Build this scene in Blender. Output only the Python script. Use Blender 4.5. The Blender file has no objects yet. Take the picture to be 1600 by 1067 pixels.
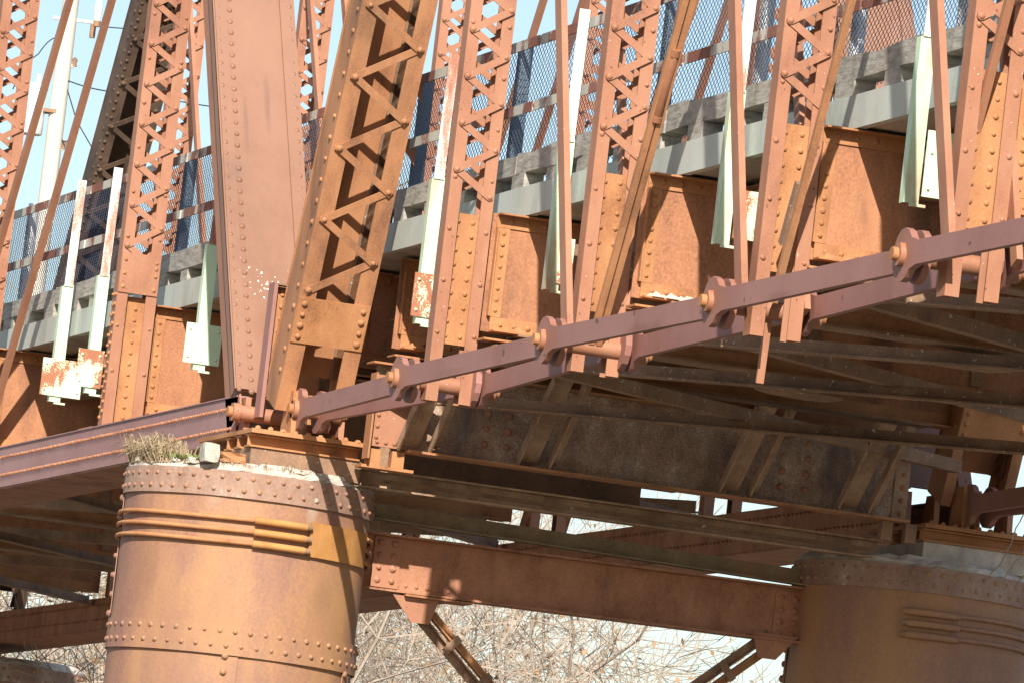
import bpy, bmesh, math, random
from mathutils import Vector as V, Matrix
rnd = random.Random(7)
sc = bpy.context.scene
col = sc.collection
R = math.radians

# ------------------------------------------------------------------ camera
FPX, TH, PIT, ROL = 12564.8, 1.2824, 0.1009, 0.1148
CPOS = V((60.7645, -16.0773, -5.6299))
fh = V((-math.sin(TH), math.cos(TH), 0)); r0 = V((math.cos(TH), math.sin(TH), 0)); u0 = V((0, 0, 1))
FW = fh * math.cos(PIT) + u0 * math.sin(PIT)
UP = -fh * math.sin(PIT) + u0 * math.cos(PIT)
RT = r0 * math.cos(ROL) + UP * math.sin(ROL)
UPR = UP * math.cos(ROL) - r0 * math.sin(ROL)
cam = bpy.data.cameras.new('camera')
cam.sensor_width = 36; cam.lens = FPX / 1600 * 36
cam.clip_start = 1; cam.clip_end = 5000
co = bpy.data.objects.new('camera', cam); col.objects.link(co)
m = Matrix((RT, UPR, -FW)).transposed().to_4x4(); m.translation = CPOS
co.matrix_world = m
sc.camera = co

# ------------------------------------------------------------------ light
SUN_AZ, SUN_EL = R(-19), R(34)
SDIR = V((math.cos(SUN_AZ) * math.cos(SUN_EL), math.sin(SUN_AZ) * math.cos(SUN_EL), math.sin(SUN_EL)))
w = bpy.data.worlds.new('World'); sc.world = w; w.use_nodes = True
nt = w.node_tree
sky = nt.nodes.new('ShaderNodeTexSky'); sky.sky_type = 'NISHITA'; sky.sun_disc = False
sky.sun_elevation = SUN_EL; sky.sun_rotation = math.pi / 2 - SUN_AZ
sky.dust_density = 1.0; sky.air_density = 1.0; sky.ozone_density = 1.0
bg = nt.nodes['Background']; bg.inputs['Strength'].default_value = 0.066
nt.links.new(sky.outputs[0], bg.inputs['Color'])
sl = bpy.data.lights.new('sun', 'SUN'); sl.energy = 3.35; sl.angle = R(0.5); sl.color = (1.0, 0.95, 0.88)
so = bpy.data.objects.new('sun', sl); col.objects.link(so)
so.rotation_euler = SDIR.to_track_quat('Z', 'Y').to_euler()
sc.view_settings.view_transform = 'Standard'; sc.view_settings.look = 'None'
sc.view_settings.gamma = 1; sc.view_settings.use_curve_mapping = False
sc.view_settings.exposure = 1.2
sc.cycles.max_bounces = 6

# ------------------------------------------------------------------ materials
# final trim of each material's reflectance (r, g, b)
TONE = {'faded_red_paint': (.93, 1.05, 1.14), 'faded_red_cover_plate': (.82, 1.0, 1.03), 'orange_rust': (1.0, 1.13, 1.30), 'rusted_web_plate': (1.05, 1.2, 1.55),
        'grime_and_shade_web': (1.12, 1.24, 1.36), 'rusted_caisson_shell': (.87, 1.04, 1.28), 'faded_pink_brown_paint': (.86, 1.0, 1.22), 'sky_tinted_brown_paint': (.97, 1.0, .92),
        'dirty_olive_rust': (1.03, 1.14, 1.28), 'weathered_concrete': (1.0, 1.14, 1.2), 'flaking_mottled_girder': (1.45, 1.7, 1.9), 'bright_orange_rust': (.95, 1.1, 1.2),
        'tan_scaled_steel': (1.0, 1.05, 1.1), 'weathered_brown_steel': (.95, 1.02, 1.05), 'worn_grey_rust_band': (1.0, 1.05, 1.1), 'lichen_brown_steel': (1.15, 1.1, 1.1), 'peeling_rail_paint': (.95, 1.0, 1.0)}
def mat(name, stops, scale=3.0, streak=1.0, rough=0.75, bump=0.25, fine=90.0, fmix=0.25, specks=None, metal=0.0, stain=None, marks=None):
    """stops: [(pos, rgb)...] driven by layered noise; streak stretches the noise along z; stain=(rgb, amount)."""
    k = TONE.get(name)
    if k:
        tone = lambda c: tuple(min(.85, v * q) for v, q in zip(c, k))
        stops = [(p, tone(c)) for p, c in stops]; stain = (tone(stain[0]), stain[1]) if stain else None
    mt = bpy.data.materials.new(name); mt.use_nodes = True
    t = mt.node_tree; N = t.nodes; L = t.links
    b = N['Principled BSDF']
    geo = N.new('ShaderNodeNewGeometry')
    mp = N.new('ShaderNodeMapping'); mp.inputs['Scale'].default_value = (1, 1, 1 / streak)
    L.new(geo.outputs['Position'], mp.inputs['Vector'])
    n1 = N.new('ShaderNodeTexNoise'); n1.inputs['Scale'].default_value = scale; n1.inputs['Detail'].default_value = 6; n1.inputs['Roughness'].default_value = 0.62
    L.new(mp.outputs[0], n1.inputs['Vector'])
    n2 = N.new('ShaderNodeTexNoise'); n2.inputs['Scale'].default_value = fine; n2.inputs['Detail'].default_value = 3
    L.new(geo.outputs['Position'], n2.inputs['Vector'])
    mx = N.new('ShaderNodeMix'); mx.data_type = 'FLOAT'; mx.inputs[0].default_value = fmix
    L.new(n1.outputs['Fac'], mx.inputs[2]); L.new(n2.outputs['Fac'], mx.inputs[3])
    cr = N.new('ShaderNodeValToRGB')
    e = cr.color_ramp.elements
    while len(e) < len(stops): e.new(0.5)
    for i, (p, c) in enumerate(stops):
        e[i].position = p; e[i].color = (*c, 1)
    L.new(mx.outputs[0], cr.inputs[0])
    out = cr.outputs[0]
    if stain:
        n3 = N.new('ShaderNodeTexNoise'); n3.inputs['Scale'].default_value = scale * 0.45; n3.inputs['Detail'].default_value = 7; n3.inputs['Roughness'].default_value = 0.7
        mp3 = N.new('ShaderNodeMapping'); mp3.inputs['Location'].default_value = (13.1, 4.7, 8.3); mp3.inputs['Scale'].default_value = (1, 1, 0.35)
        L.new(geo.outputs['Position'], mp3.inputs['Vector']); L.new(mp3.outputs[0], n3.inputs['Vector'])
        r3 = N.new('ShaderNodeMapRange'); r3.inputs[1].default_value = 0.52; r3.inputs[2].default_value = 0.7; r3.inputs[4].default_value = stain[1]
        L.new(n3.outputs['Fac'], r3.inputs[0])
        ms = N.new('ShaderNodeMix'); ms.data_type = 'RGBA'; ms.inputs[7].default_value = (*stain[0], 1)
        L.new(r3.outputs[0], ms.inputs[0]); L.new(out, ms.inputs[6]); out = ms.outputs[2]
    for (c0, rad, rgb, amt) in (marks or []):      # one weathering mark: soft ellipsoid broken up by noise
        vs_ = N.new('ShaderNodeVectorMath'); vs_.operation = 'SUBTRACT'; vs_.inputs[1].default_value = c0; L.new(geo.outputs['Position'], vs_.inputs[0])
        vd = N.new('ShaderNodeVectorMath'); vd.operation = 'DIVIDE'; vd.inputs[1].default_value = rad; L.new(vs_.outputs[0], vd.inputs[0])
        vl = N.new('ShaderNodeVectorMath'); vl.operation = 'LENGTH'; L.new(vd.outputs[0], vl.inputs[0])
        nm = N.new('ShaderNodeMath'); nm.operation = 'MULTIPLY_ADD'; nm.inputs[1].default_value = 1.6; L.new(n1.outputs['Fac'], nm.inputs[0]); L.new(vl.outputs['Value'], nm.inputs[2])
        rm = N.new('ShaderNodeMapRange'); rm.inputs[1].default_value = 0.75; rm.inputs[2].default_value = 1.7; rm.inputs[3].default_value = amt; rm.inputs[4].default_value = 0; L.new(nm.outputs[0], rm.inputs[0])
        ms = N.new('ShaderNodeMix'); ms.data_type = 'RGBA'; ms.inputs[7].default_value = (*rgb, 1)
        L.new(rm.outputs[0], ms.inputs[0]); L.new(out, ms.inputs[6]); out = ms.outputs[2]
    for (c0, rad, thr, rgb, sc_) in (specks or []):
        n4 = N.new('ShaderNodeTexNoise'); n4.inputs['Scale'].default_value = sc_; n4.inputs['Detail'].default_value = 2
        L.new(geo.outputs['Position'], n4.inputs['Vector'])
        vd = N.new('ShaderNodeVectorMath'); vd.operation = 'DISTANCE'; vd.inputs[1].default_value = c0
        L.new(geo.outputs['Position'], vd.inputs[0])
        r4 = N.new('ShaderNodeMapRange'); r4.inputs[1].default_value = 0; r4.inputs[2].default_value = rad; r4.inputs[3].default_value = 0.1; r4.inputs[4].default_value = -0.25
        L.new(vd.outputs['Value'], r4.inputs[0])
        ad = N.new('ShaderNodeMath'); ad.operation = 'ADD'; L.new(n4.outputs['Fac'], ad.inputs[0]); L.new(r4.outputs[0], ad.inputs[1])
        r5 = N.new('ShaderNodeMapRange'); r5.inputs[1].default_value = thr; r5.inputs[2].default_value = thr + 0.03; L.new(ad.outputs[0], r5.inputs[0])
        ms = N.new('ShaderNodeMix'); ms.data_type = 'RGBA'; ms.inputs[7].default_value = (*rgb, 1)
        L.new(r5.outputs[0], ms.inputs[0]); L.new(out, ms.inputs[6]); out = ms.outputs[2]
    L.new(out, b.inputs['Base Color'])
    b.inputs['Roughness'].default_value = rough; b.inputs['Metallic'].default_value = metal
    if bump:
        bp = N.new('ShaderNodeBump'); bp.inputs['Strength'].default_value = bump; bp.inputs['Distance'].default_value = 0.02
        L.new(mx.outputs[0], bp.inputs['Height']); L.new(bp.outputs[0], b.inputs['Normal'])
    return mt

PAINT = mat('faded_red_paint', [(0.28, (.20, .07, .036)), (0.45, (.37, .140, .068)), (0.6, (.42, .172, .088)), (0.75, (.38, .128, .05))], 2.2, 2.0, stain=((.24, .075, .03), .6), rough=.62, bump=.2, specks=[((0, 0, 2), 300, .80, (.17, .06, .035), 30.0), ((0, 0, 2), 300, .83, (.66, .50, .40), 45.0)])
PLATE = mat('faded_red_cover_plate', [(0.3, (.25, .10, .06)), (0.5, (.33, .136, .080)), (0.72, (.37, .158, .095))], 1.6, 7.0, stain=((.15, .085, .065), .7), rough=.62, bump=.18,
            marks=[((-1.2, .07, 2.6), (.45, .045, .55), (.10, .065, .055), .75), ((-1.1, -.12, 2.4), (.4, .03, .4), (.12, .075, .06), .6), ((-.1, -.05, .55), (.4, .25, .3), (.20, .085, .045), .5)],
            specks=[((-.2, 0, 1.0), 0.75, .68, (.85, .72, .62), 34.0), ((-.6, .1, 1.9), 0.5, .72, (.85, .72, .62), 40.0)])
RUST = mat('orange_rust', [(0.28, (.17, .058, .02)), (0.45, (.38, .145, .048)), (0.6, (.47, .195, .07)), (0.78, (.34, .105, .04))], 3.0, 1.6, stain=((.22, .07, .028), .5), bump=.35, fine=60, rough=.8)
WEB = mat('rusted_web_plate', [(0.28, (.13, .05, .025)), (0.45, (.33, .125, .05)), (0.62, (.43, .18, .08)), (0.78, (.32, .11, .05))], 4.0, 1.4, stain=((.12, .045, .025), .6), bump=.35, fine=70, fmix=.35, rough=.8)
FBW = mat('grime_and_shade_web', [(0.28, (.08, .035, .02)), (0.45, (.30, .115, .05)), (0.62, (.41, .165, .072)), (0.78, (.30, .105, .048))], 2.6, 2.2, stain=((.09, .04, .025), .75), bump=.4, fine=55, fmix=.38, rough=.85)  # grime darker than on the other webs, to deepen the shade under the deck
CHORD2 = mat('faded_pink_brown_paint', [(0.3, (.34, .145, .105)), (0.5, (.42, .19, .14)), (0.7, (.46, .22, .165))], 1.6, 1.0, stain=((.30, .11, .06), .5), rough=.62, bump=.2, specks=[((-4, 0, 0), 300, .80, (.2, .08, .05), 20.0)])
CHORD = mat('sky_tinted_brown_paint', [(0.3, (.27, .115, .10)), (0.5, (.33, .15, .13)), (0.7, (.36, .165, .14))], 1.6, 1.0, stain=((.24, .085, .05), .55), rough=.62, bump=.2,  # purple cast of sky light is mixed into this brown paint
            marks=[((x_, -.2, z_), (.42, .5, .22), (.33, .135, .06), .65) for x_, z_ in ((1.55, -.13), (4.95, -.12), (8.5, -.07), (12.1, -.055), (15.7, -.02))] + [((x_, -.3, z_), (.5, .2, .05), (.20, .075, .045), .6) for x_, z_ in ((3.4, -.17), (6.3, -.15), (10.6, -.12), (13.4, -.1))],
            specks=[((6, 0, 0), 300, .79, (.30, .10, .045), 26.0), ((6, 0, 0), 300, .80, (.12, .06, .05), 7.0)])
DARK = mat('weathered_brown_steel', [(0.25, (.10, .055, .035)), (0.42, (.24, .13, .075)), (0.58, (.34, .18, .10)), (0.75, (.46, .36, .27))], 3.5, 1.0, stain=((.10, .07, .055), .6), bump=.5, fine=50, fmix=.3, rough=.85,
           specks=[((6, 2, 0), 60, .765, (.5, .46, .4), 22.0)])
GIRD = mat('flaking_mottled_girder', [(0.30, (.07, .04, .03)), (0.44, (.19, .10, .06)), (0.55, (.30, .17, .10)), (0.66, (.44, .34, .25))], 5.0, 1.3, stain=((.08, .05, .045), .75), bump=.6, fine=110, fmix=.5, rough=.9)
DARK2 = mat('shade_dark_steel', [(0.3, (.05, .03, .02)), (0.5, (.11, .065, .04)), (0.7, (.17, .10, .06))], 4.0, 1.5, stain=((.03, .02, .015), .6), bump=.3)  # darker twin of the brown steel; the far end post's shade is in the colour
TANST = mat('tan_scaled_steel', [(0.30, (.20, .11, .06)), (0.5, (.40, .24, .14)), (0.7, (.52, .36, .23))], 4.0, 1.5, stain=((.12, .07, .045), .7), bump=.5, fine=60, fmix=.35, rough=.9)
OLIVE = mat('dirty_olive_rust', [(0.3, (.15, .06, .028)), (0.5, (.40, .160, .062)), (0.66, (.48, .205, .082)), (0.8, (.38, .17, .08))], 3.0, 3.0, stain=((.13, .085, .045), .6), bump=.35, rough=.8)
GREENBEAM = mat('lichen_brown_steel', [(0.3, (.10, .07, .04)), (0.5, (.20, .15, .085)), (0.7, (.27, .21, .13))], 5.0, 1.0, bump=.4, fmix=.4, stain=((.25, .10, .045), .5))
CMARK = [((1.7, -.75, -.75), (.25, .10, .35), (.42, .33, .26), .6), ((1.75, .02, -.8), (.3, .07, .3), (.50, .44, .37), .7), ((1.7, .2, -1.55), (.3, .18, .25), (.16, .09, .06), .55), ((1.3, -1.1, -1.5), (.5, .12, .5), (.20, .085, .06), .45)]
CAISSON = mat('rusted_caisson_shell', [(0.28, (.20, .085, .055)), (0.43, (.33, .14, .075)), (0.55, (.44, .19, .075)), (0.70, (.50, .225, .07))], 1.3, 3.0, stain=((.27, .115, .062), .6), bump=.25, fine=40, rough=.7, marks=CMARK,
              specks=[((1.6, -.6, -.8), .6, .72, (.75, .68, .6), 22.0)])
RIM = mat('worn_grey_rust_band', [(0.3, (.16, .085, .06)), (0.45, (.29, .16, .105)), (0.58, (.36, .22, .15)), (0.72, (.52, .44, .36))], 3.5, 2.0, stain=((.20, .10, .075), .6), bump=.35, fine=40, rough=.8)
CLAMP = mat('bright_orange_rust', [(0.3, (.34, .12, .03)), (0.5, (.50, .20, .05)), (0.7, (.55, .25, .08))], 4.0, 1.0, stain=((.33, .12, .04), .6), bump=.3)
MINT = mat('mint_green_paint', [(0.3, (.50, .64, .42)), (0.6, (.60, .76, .52)), (0.8, (.66, .78, .58))], 3.0, 4.0, stain=((.38, .13, .06), .75), bump=.1, rough=.5)
MINTPLATE = mat('rust_streaked_mint_paint', [(0.34, (.36, .135, .065)), (0.40, (.38, .15, .075)), (0.43, (.55, .70, .46)), (0.7, (.62, .77, .54))], 3.6, 4.0, bump=.2, fmix=.18)
MINTRUST = mat('peeling_mint_paint', [(0.42, (.36, .135, .065)), (0.49, (.38, .15, .075)), (0.51, (.55, .70, .46)), (0.7, (.62, .77, .54))], 3.2, 1.8, bump=.2, fmix=.18)
WHITE = mat('chalky_white_paint', [(0.40, (.36, .14, .08)), (0.46, (.50, .30, .22)), (0.51, (.66, .65, .59)), (0.8, (.74, .74, .68))], 4.0, 4.0, bump=.1, fmix=.15)
RAILM = mat('peeling_rail_paint', [(0.40, (.21, .075, .05)), (0.49, (.25, .09, .06)), (0.52, (.50, .45, .38)), (0.75, (.58, .55, .48))], 2.6, 3.0, bump=.2, fmix=.15)
CONC = mat('weathered_concrete', [(0.3, (.36, .32, .26)), (0.5, (.50, .46, .38)), (0.7, (.58, .53, .45))], 2.0, 3.0, stain=((.18, .15, .12), .6), bump=.3, rough=.9)
SOFFIT = mat('stained_concrete_soffit', [(0.3, (.26, .23, .18)), (0.5, (.42, .39, .32)), (0.7, (.52, .48, .40))], 2.0, 1.0, stain=((.08, .06, .045), .7), bump=.4, rough=.9)
TIMBER = mat('grey_weathered_timber', [(0.28, (.12, .10, .08)), (0.45, (.33, .30, .25)), (0.6, (.44, .41, .35)), (0.75, (.50, .46, .37))], 6.0, 0.25, stain=((.14, .12, .08), .7), bump=.6, rough=.9)
STONE = mat('pale_cap_concrete', [(0.3, (.32, .27, .21)), (0.5, (.54, .48, .40)), (0.7, (.68, .62, .53))], 5.0, 1.0, stain=((.25, .17, .11), .7), bump=.8, rough=.95)
GALV = mat('galvanised_pipe', [(0.3, (.55, .56, .56)), (0.7, (.68, .69, .69))], 6.0, 2.0, rough=.45, metal=.3, bump=.05)
BLUE = mat('blue_shade_post', [(0.3, (.11, .155, .20)), (0.7, (.15, .20, .25))], 6.0, 2.0, rough=.5, bump=.05)  # shaded fence posts, with the blue of the shade put into the colour
WIRE = mat('dull_fence_wire', [(0.3, (.10, .115, .16)), (0.7, (.16, .18, .24))], 20, 1.0, rough=.5, metal=.4, bump=0)
GRASS = mat('dry_straw_grass', [(0.35, (.26, .19, .10)), (0.55, (.40, .30, .18)), (0.7, (.48, .38, .25))], 9, 1, bump=0)
MOSS = mat('green_moss', [(0.3, (.10, .13, .03)), (0.6, (.22, .25, .08))], 20, 1, bump=.5)
BARK = mat('grey_brown_bark', [(0.35, (.22, .165, .12)), (0.55, (.38, .30, .22)), (0.7, (.48, .39, .30))], 1.2, 1.0, bump=0)
LEAF = mat('dead_brown_leaf', [(0.35, (.26, .14, .06)), (0.65, (.40, .25, .13))], 2.0, 1.0, bump=0)
POLEW = mat('bleached_pole_wood', [(0.3, (.50, .45, .37)), (0.7, (.64, .59, .50))], 4, 8.0, bump=.2)
ENAMEL = mat('white_enamel', [(0.3, (.72, .72, .70)), (0.7, (.80, .80, .78))], 3, 1.0, rough=.4, bump=0)
BLACKW = mat('black_cable', [(0.3, (.03, .03, .03)), (0.7, (.06, .06, .06))], 3, 1.0, bump=0)
GAPSHADE = mat('gap_shade_dark', [(0.3, (.035, .035, .035)), (0.7, (.06, .06, .058))], 8, 1.0, bump=.3)
EARTH = mat('dry_riverbank', [(0.3, (.11, .095, .07)), (0.5, (.15, .13, .095)), (0.7, (.19, .165, .12))], .08, 1.0, fine=2.0, bump=0, rough=1)

# ------------------------------------------------------------------ mesh helpers
class MB:
    def __init__(s): s.v = []; s.f = []; s.sm = []
    def add(s, vs, fs, smooth=False):
        o = len(s.v); s.v += [tuple(p) for p in vs]
        s.f += [tuple(i + o for i in f) for f in fs]; s.sm += [smooth] * len(fs)
        return s
    def box(s, lo, hi):
        x0, y0, z0 = lo; x1, y1, z1 = hi
        return s.add([(x0,y0,z0),(x1,y0,z0),(x1,y1,z0),(x0,y1,z0),(x0,y0,z1),(x1,y0,z1),(x1,y1,z1),(x0,y1,z1)],
                     [(0,3,2,1),(4,5,6,7),(0,1,5,4),(1,2,6,5),(2,3,7,6),(3,0,4,7)])
    def prism(s, p0, p1, prof, ax, ay, smooth=False):
        p0, p1, ax, ay = V(p0), V(p1), V(ax), V(ay); n = len(prof)
        vs = [p0 + ax * a + ay * b for a, b in prof] + [p1 + ax * a + ay * b for a, b in prof]
        fs = [(i, (i + 1) % n, (i + 1) % n + n, i + n) for i in range(n)]
        s.add(vs, fs, smooth)
        return s.add(vs, [tuple(range(n))[::-1], tuple(range(n, 2 * n))])
    def bar(s, p0, p1, a, b, ax):
        """rectangular bar: width a along ax, thickness b across"""
        d = (V(p1) - V(p0)).normalized(); ax = V(ax); ax = (ax - d * ax.dot(d)).normalized(); ay = d.cross(ax)
        return s.prism(p0, p1, [(-a/2,-b/2),(a/2,-b/2),(a/2,b/2),(-a/2,b/2)], ax, ay)
    def tube(s, pts, rad, n=8, cap=True):
        pts = [V(p) for p in pts]; rr = rad if isinstance(rad, (list, tuple)) else [rad] * len(pts)
        vs = []; fs = []
        for i, p in enumerate(pts):
            d = (pts[min(i + 1, len(pts) - 1)] - pts[max(i - 1, 0)]).normalized()
            a = d.cross(V((0, 0, 1)) if abs(d.z) < .9 else V((1, 0, 0))).normalized(); b = d.cross(a)
            vs += [p + (a * math.cos(2*math.pi*k/n) + b * math.sin(2*math.pi*k/n)) * rr[i] for k in range(n)]
            if i: fs += [((i-1)*n+k, (i-1)*n+(k+1)%n, i*n+(k+1)%n, i*n+k) for k in range(n)]
        s.add(vs, fs, n > 5)
        if cap:
            s.add(vs[:n], [tuple(range(n))[::-1]]); s.add(vs[-n:], [tuple(range(n))])
        return s
    def rivet(s, c, nrm, r=.019, h=.014, n=7):
        c, nrm = V(c), V(nrm).normalized(); j = rnd.uniform(.82, 1.14); r *= j; h *= rnd.uniform(.75, 1.2)
        a = nrm.orthogonal().normalized(); b = nrm.cross(a); vs = []
        for rr, hh in ((r, -.002), (r * .75, h * .7)):
            vs += [c + (a * math.cos(2*math.pi*k/n) + b * math.sin(2*math.pi*k/n)) * rr + nrm * hh for k in range(n)]
        vs.append(c + nrm * h)
        fs = [(k, (k+1) % n, n + (k+1) % n, n + k) for k in range(n)] + [(n + k, n + (k+1) % n, 2*n) for k in range(n)]
        return s.add(vs, fs, True)
    def rivets(s, p0, p1, n, nrm, **k):
        p0, p1 = V(p0), V(p1)
        for i in range(n): s.rivet(p0.lerp(p1, i / max(1, n - 1)), nrm, **k)
        return s
    def mesh(s, name, mt, org=(0,0,0)):
        me = bpy.data.meshes.new(name); o = V(org)
        me.from_pydata([V(p) - o for p in s.v], [], s.f)
        me.polygons.foreach_set('use_smooth', s.sm)
        b = bmesh.new(); b.from_mesh(me); bmesh.ops.recalc_face_normals(b, faces=b.faces); b.to_mesh(me); b.free()
        me.materials.append(mt)
        return me
    def build(s, name, mt, parent=None, kind=None):
        org = worldloc(parent) if parent else V((0,0,0))
        o = bpy.data.objects.new(name, s.mesh(name, mt, org)); col.objects.link(o)
        if parent: o.parent = parent
        if kind: o['kind'] = kind
        return o
def worldloc(o):
    p = V(o.location); q = o.parent
    while q: p += V(q.location); q = q.parent
    return p
def tag(o, label, cat, group=None, kind=None):
    if label: o['label'] = label
    if cat: o['category'] = cat
    if group: o['group'] = group
    if kind: o['kind'] = kind
    return o
def thing(name, loc, label, cat, group=None):
    o = bpy.data.objects.new(name, None); o.empty_display_size = .2; o.location = loc; col.objects.link(o)
    return tag(o, label, cat, group)
def single(name, mb, mt, label, cat, group=None, org=None):
    if org is None: org = mb.v[0]
    o = bpy.data.objects.new(name, mb.mesh(name, mt, org)); o.location = org; col.objects.link(o)
    return tag(o, label, cat, group)
def structure(name, mb, mt):
    o = mb.build(name, mt); o['kind'] = 'structure'; return o
def inst(name, me, loc, parent):
    o = bpy.data.objects.new(name, me); col.objects.link(o); o.parent = parent
    o.location = V(loc) - worldloc(parent); return o
CH = lambda d, fl, t=.012: [(-d/2, 0), (d/2, 0), (d/2, fl), (d/2 - t, fl), (d/2 - t, t), (-d/2 + t, t), (-d/2 + t, fl), (-d/2, fl)]
LP = lambda a, b, t=.012: [(0, 0), (a, 0), (a, t), (t, t), (t, b), (0, b)]
IP = lambda w, h, t=.014: [(-w/2,-h/2),(w/2,-h/2),(w/2,-h/2+t),(t/2,-h/2+t),(t/2,h/2-t),(w/2,h/2-t),(w/2,h/2),(-w/2,h/2),(-w/2,h/2-t),(-t/2,h/2-t),(-t/2,-h/2+t),(-w/2,-h/2+t)]
X_, Y_, Z_ = V((1,0,0)), V((0,1,0)), V((0,0,1))
YF = 5.5

# ------------------------------------------------------------------ setting: ground
g = MB(); n = 40
gv = []; gf = []
for i in range(n + 1):
    for j in range(n + 1):
        x = -2500 + 5000 * i / n; y = -2500 + 5000 * j / n
        gv.append((x, y, -9.5 + 1.2 * math.sin(x * .01) * math.cos(y * .013)))
for i in range(n):
    for j in range(n): gf.append((i*(n+1)+j, (i+1)*(n+1)+j, (i+1)*(n+1)+j+1, i*(n+1)+j+1))
g.add(gv, gf, True); structure('ground', g, EARTH)

# ------------------------------------------------------------------ road deck
XA, XB = -66.0, 24.0
d = MB(); d.box((XA, .50, 1.19), (XB, 5.13, 1.385)); structure('road_deck', d, SOFFIT)
fas = MB()
for y0, y1 in ((.44, .497), (5.133, 5.19)):  # far edge set wider so that it shades the far end post
    fas.box((XA, y0, 1.175), (XB, y1, 1.40))
tag(fas.build('deck_edge', CONC), None, None, kind='structure')

structure('dark_gap_backing', MB().box((XA + .02, .70, 1.3855), (XB - .02, 4.95, 1.505)), GAPSHADE)  # added dark layer standing in for the shade between the kerb blocks
for a, b_, pl in ((-14, -6, 'of the left span'), (-6, 2, 'over the shaded caisson'), (2, 10, 'of the right span'), (10, 18, 'beyond the right edge')):  # unseen kerb beams, added to cast shade on the far end post
    single('kerb_timber', MB().box((a + .02, 4.97, 1.42), (b_ - .02, 5.15, 1.74)), TIMBER, 'added far-side shade-casting kerb beam ' + pl, 'timber beam', 'timber kerb beams along the deck edge', (a, 4.97, 1.42))
# timber kerb beams on blocks
seg = [(-13.2, -9.6), (-9.58, -5.95), (-5.92, -2.4), (-2.38, 1.05), (1.08, 4.55), (4.58, 8.05), (8.08, 11.6), (11.63, 15.3), (15.33, 18.9)]
place = ['behind the leftmost laced post', 'behind the mint rail posts at far left', 'between first laced post and inclined plate member', 'hidden behind the wide inclined plate member',
         'right of the inclined laced end post', 'between the two central laced posts', 'right of the counter rod with turnbuckle', 'under the brown stretch of fence at right', 'at the upper right corner of the photo']
for (a, b_), pl in zip(seg, place):
    mb = MB(); k = 7; zt = []
    e = rnd.uniform(-.012, .012)
    for i in range(k):
        x0 = a + (b_ - a) * i / k; x1 = a + (b_ - a) * (i + 1) / k
    # one beam with a slightly ragged top edge
    xs = [a + (b_ - a) * i / 9 for i in range(10)]
    tops = [1.69 + e + rnd.uniform(-.02, .012) for _ in xs]; bots = [1.525 + e * .4 + rnd.uniform(-.012, .008) for _ in xs]
    vs = []; fs = []
    for x, t_, o_ in zip(xs, tops, bots):
        yy = .475 + rnd.uniform(-.006, .006)
        vs += [(x, yy, o_), (x, yy, t_), (x, .63, t_ - .01), (x, .63, o_)]
    for i in range(9):
        for q in range(4): fs.append((i*4+q, i*4+(q+1)%4, (i+1)*4+(q+1)%4, (i+1)*4+q))
    fs += [(0,1,2,3), (36,39,38,37)]
    mb.add(vs, fs)
    single('kerb_timber', mb, TIMBER, 'grey weathered timber kerb beam ' + pl, 'timber beam', 'timber kerb beams along the deck edge', (a, .475, 1.5))
bmesh_block = MB().box((-.16, -.075, -.058), (.16, .075, .082)).mesh('kerb_block', TIMBER)
def pix(x, y, z):
    q = V((x, y, z)) - CPOS; k = q.dot(FW); return 800 + FPX * q.dot(RT) / k
marks = sorted([(pix(4.95, 0, 1.45), 'the laced post beside the inclined laced member'), (pix(8.5, 0, 1.45), 'the laced post by the turnbuckle rod'), (pix(12.1, 0, 1.45), 'the third laced post of the right span'), (pix(15.7, 0, 1.45), 'the laced post nearest the right edge'),
                (pix(-5.35, 0, 1.45), 'the laced post standing on the girder chord'), (pix(-10.75, 0, 1.45), 'the laced post at the left edge'), (pix(-.9, 0, 1.45), 'the wide inclined plate'), (pix(1.95, 0, 1.45), 'the inclined laced member'),
                (pix(-8.55, .33, 1.45), 'the leftmost mint rail post'), (pix(6.4, .33, 1.45), 'the pale rail post left of the turnbuckle rod'), (pix(10.05, .33, 1.45), 'the pale rail post right of the turnbuckle rod'), (pix(13.75, .33, 1.45), 'the mint rail post with the largest mint plate'), (pix(-3.5, .33, 1.45), 'the mint rail post beside the wide inclined plate')])
count = {}
x = -12.9
while x < 16.5:
    o = bpy.data.objects.new('kerb_block', bmesh_block); o.location = (x + rnd.uniform(-.08, .08), .553 + rnd.uniform(-.01, .01), 1.447); o.rotation_euler = (0, 0, rnd.uniform(-.05, .05)); o.scale = (rnd.uniform(.7, 1.1), 1, 1)
    col.objects.link(o)
    below = [n_ for p_, n_ in marks if p_ < pix(x, .5, 1.45)]
    lm = below[-1] if below else None
    count[lm] = count.get(lm, 0) + 1; c_ = ['first', 'second', 'third', 'fourth', 'fifth', 'sixth'][count[lm] - 1]
    tag(o, ('%s kerb block right of %s' % (c_, lm)) if lm else '%s timber kerb block counted from the left edge' % c_, 'timber block', 'blocks under the timber kerb')
    x += .80
pp = MB().tube([(9.5, .66, 1.445), (18.5, .66, 1.445)], .035, 8)
single('conduit_pipe', pp, GALV, 'thin galvanised pipe lying behind the kerb blocks at upper right', 'pipe', org=(9.5, .66, 1.445))

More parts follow.
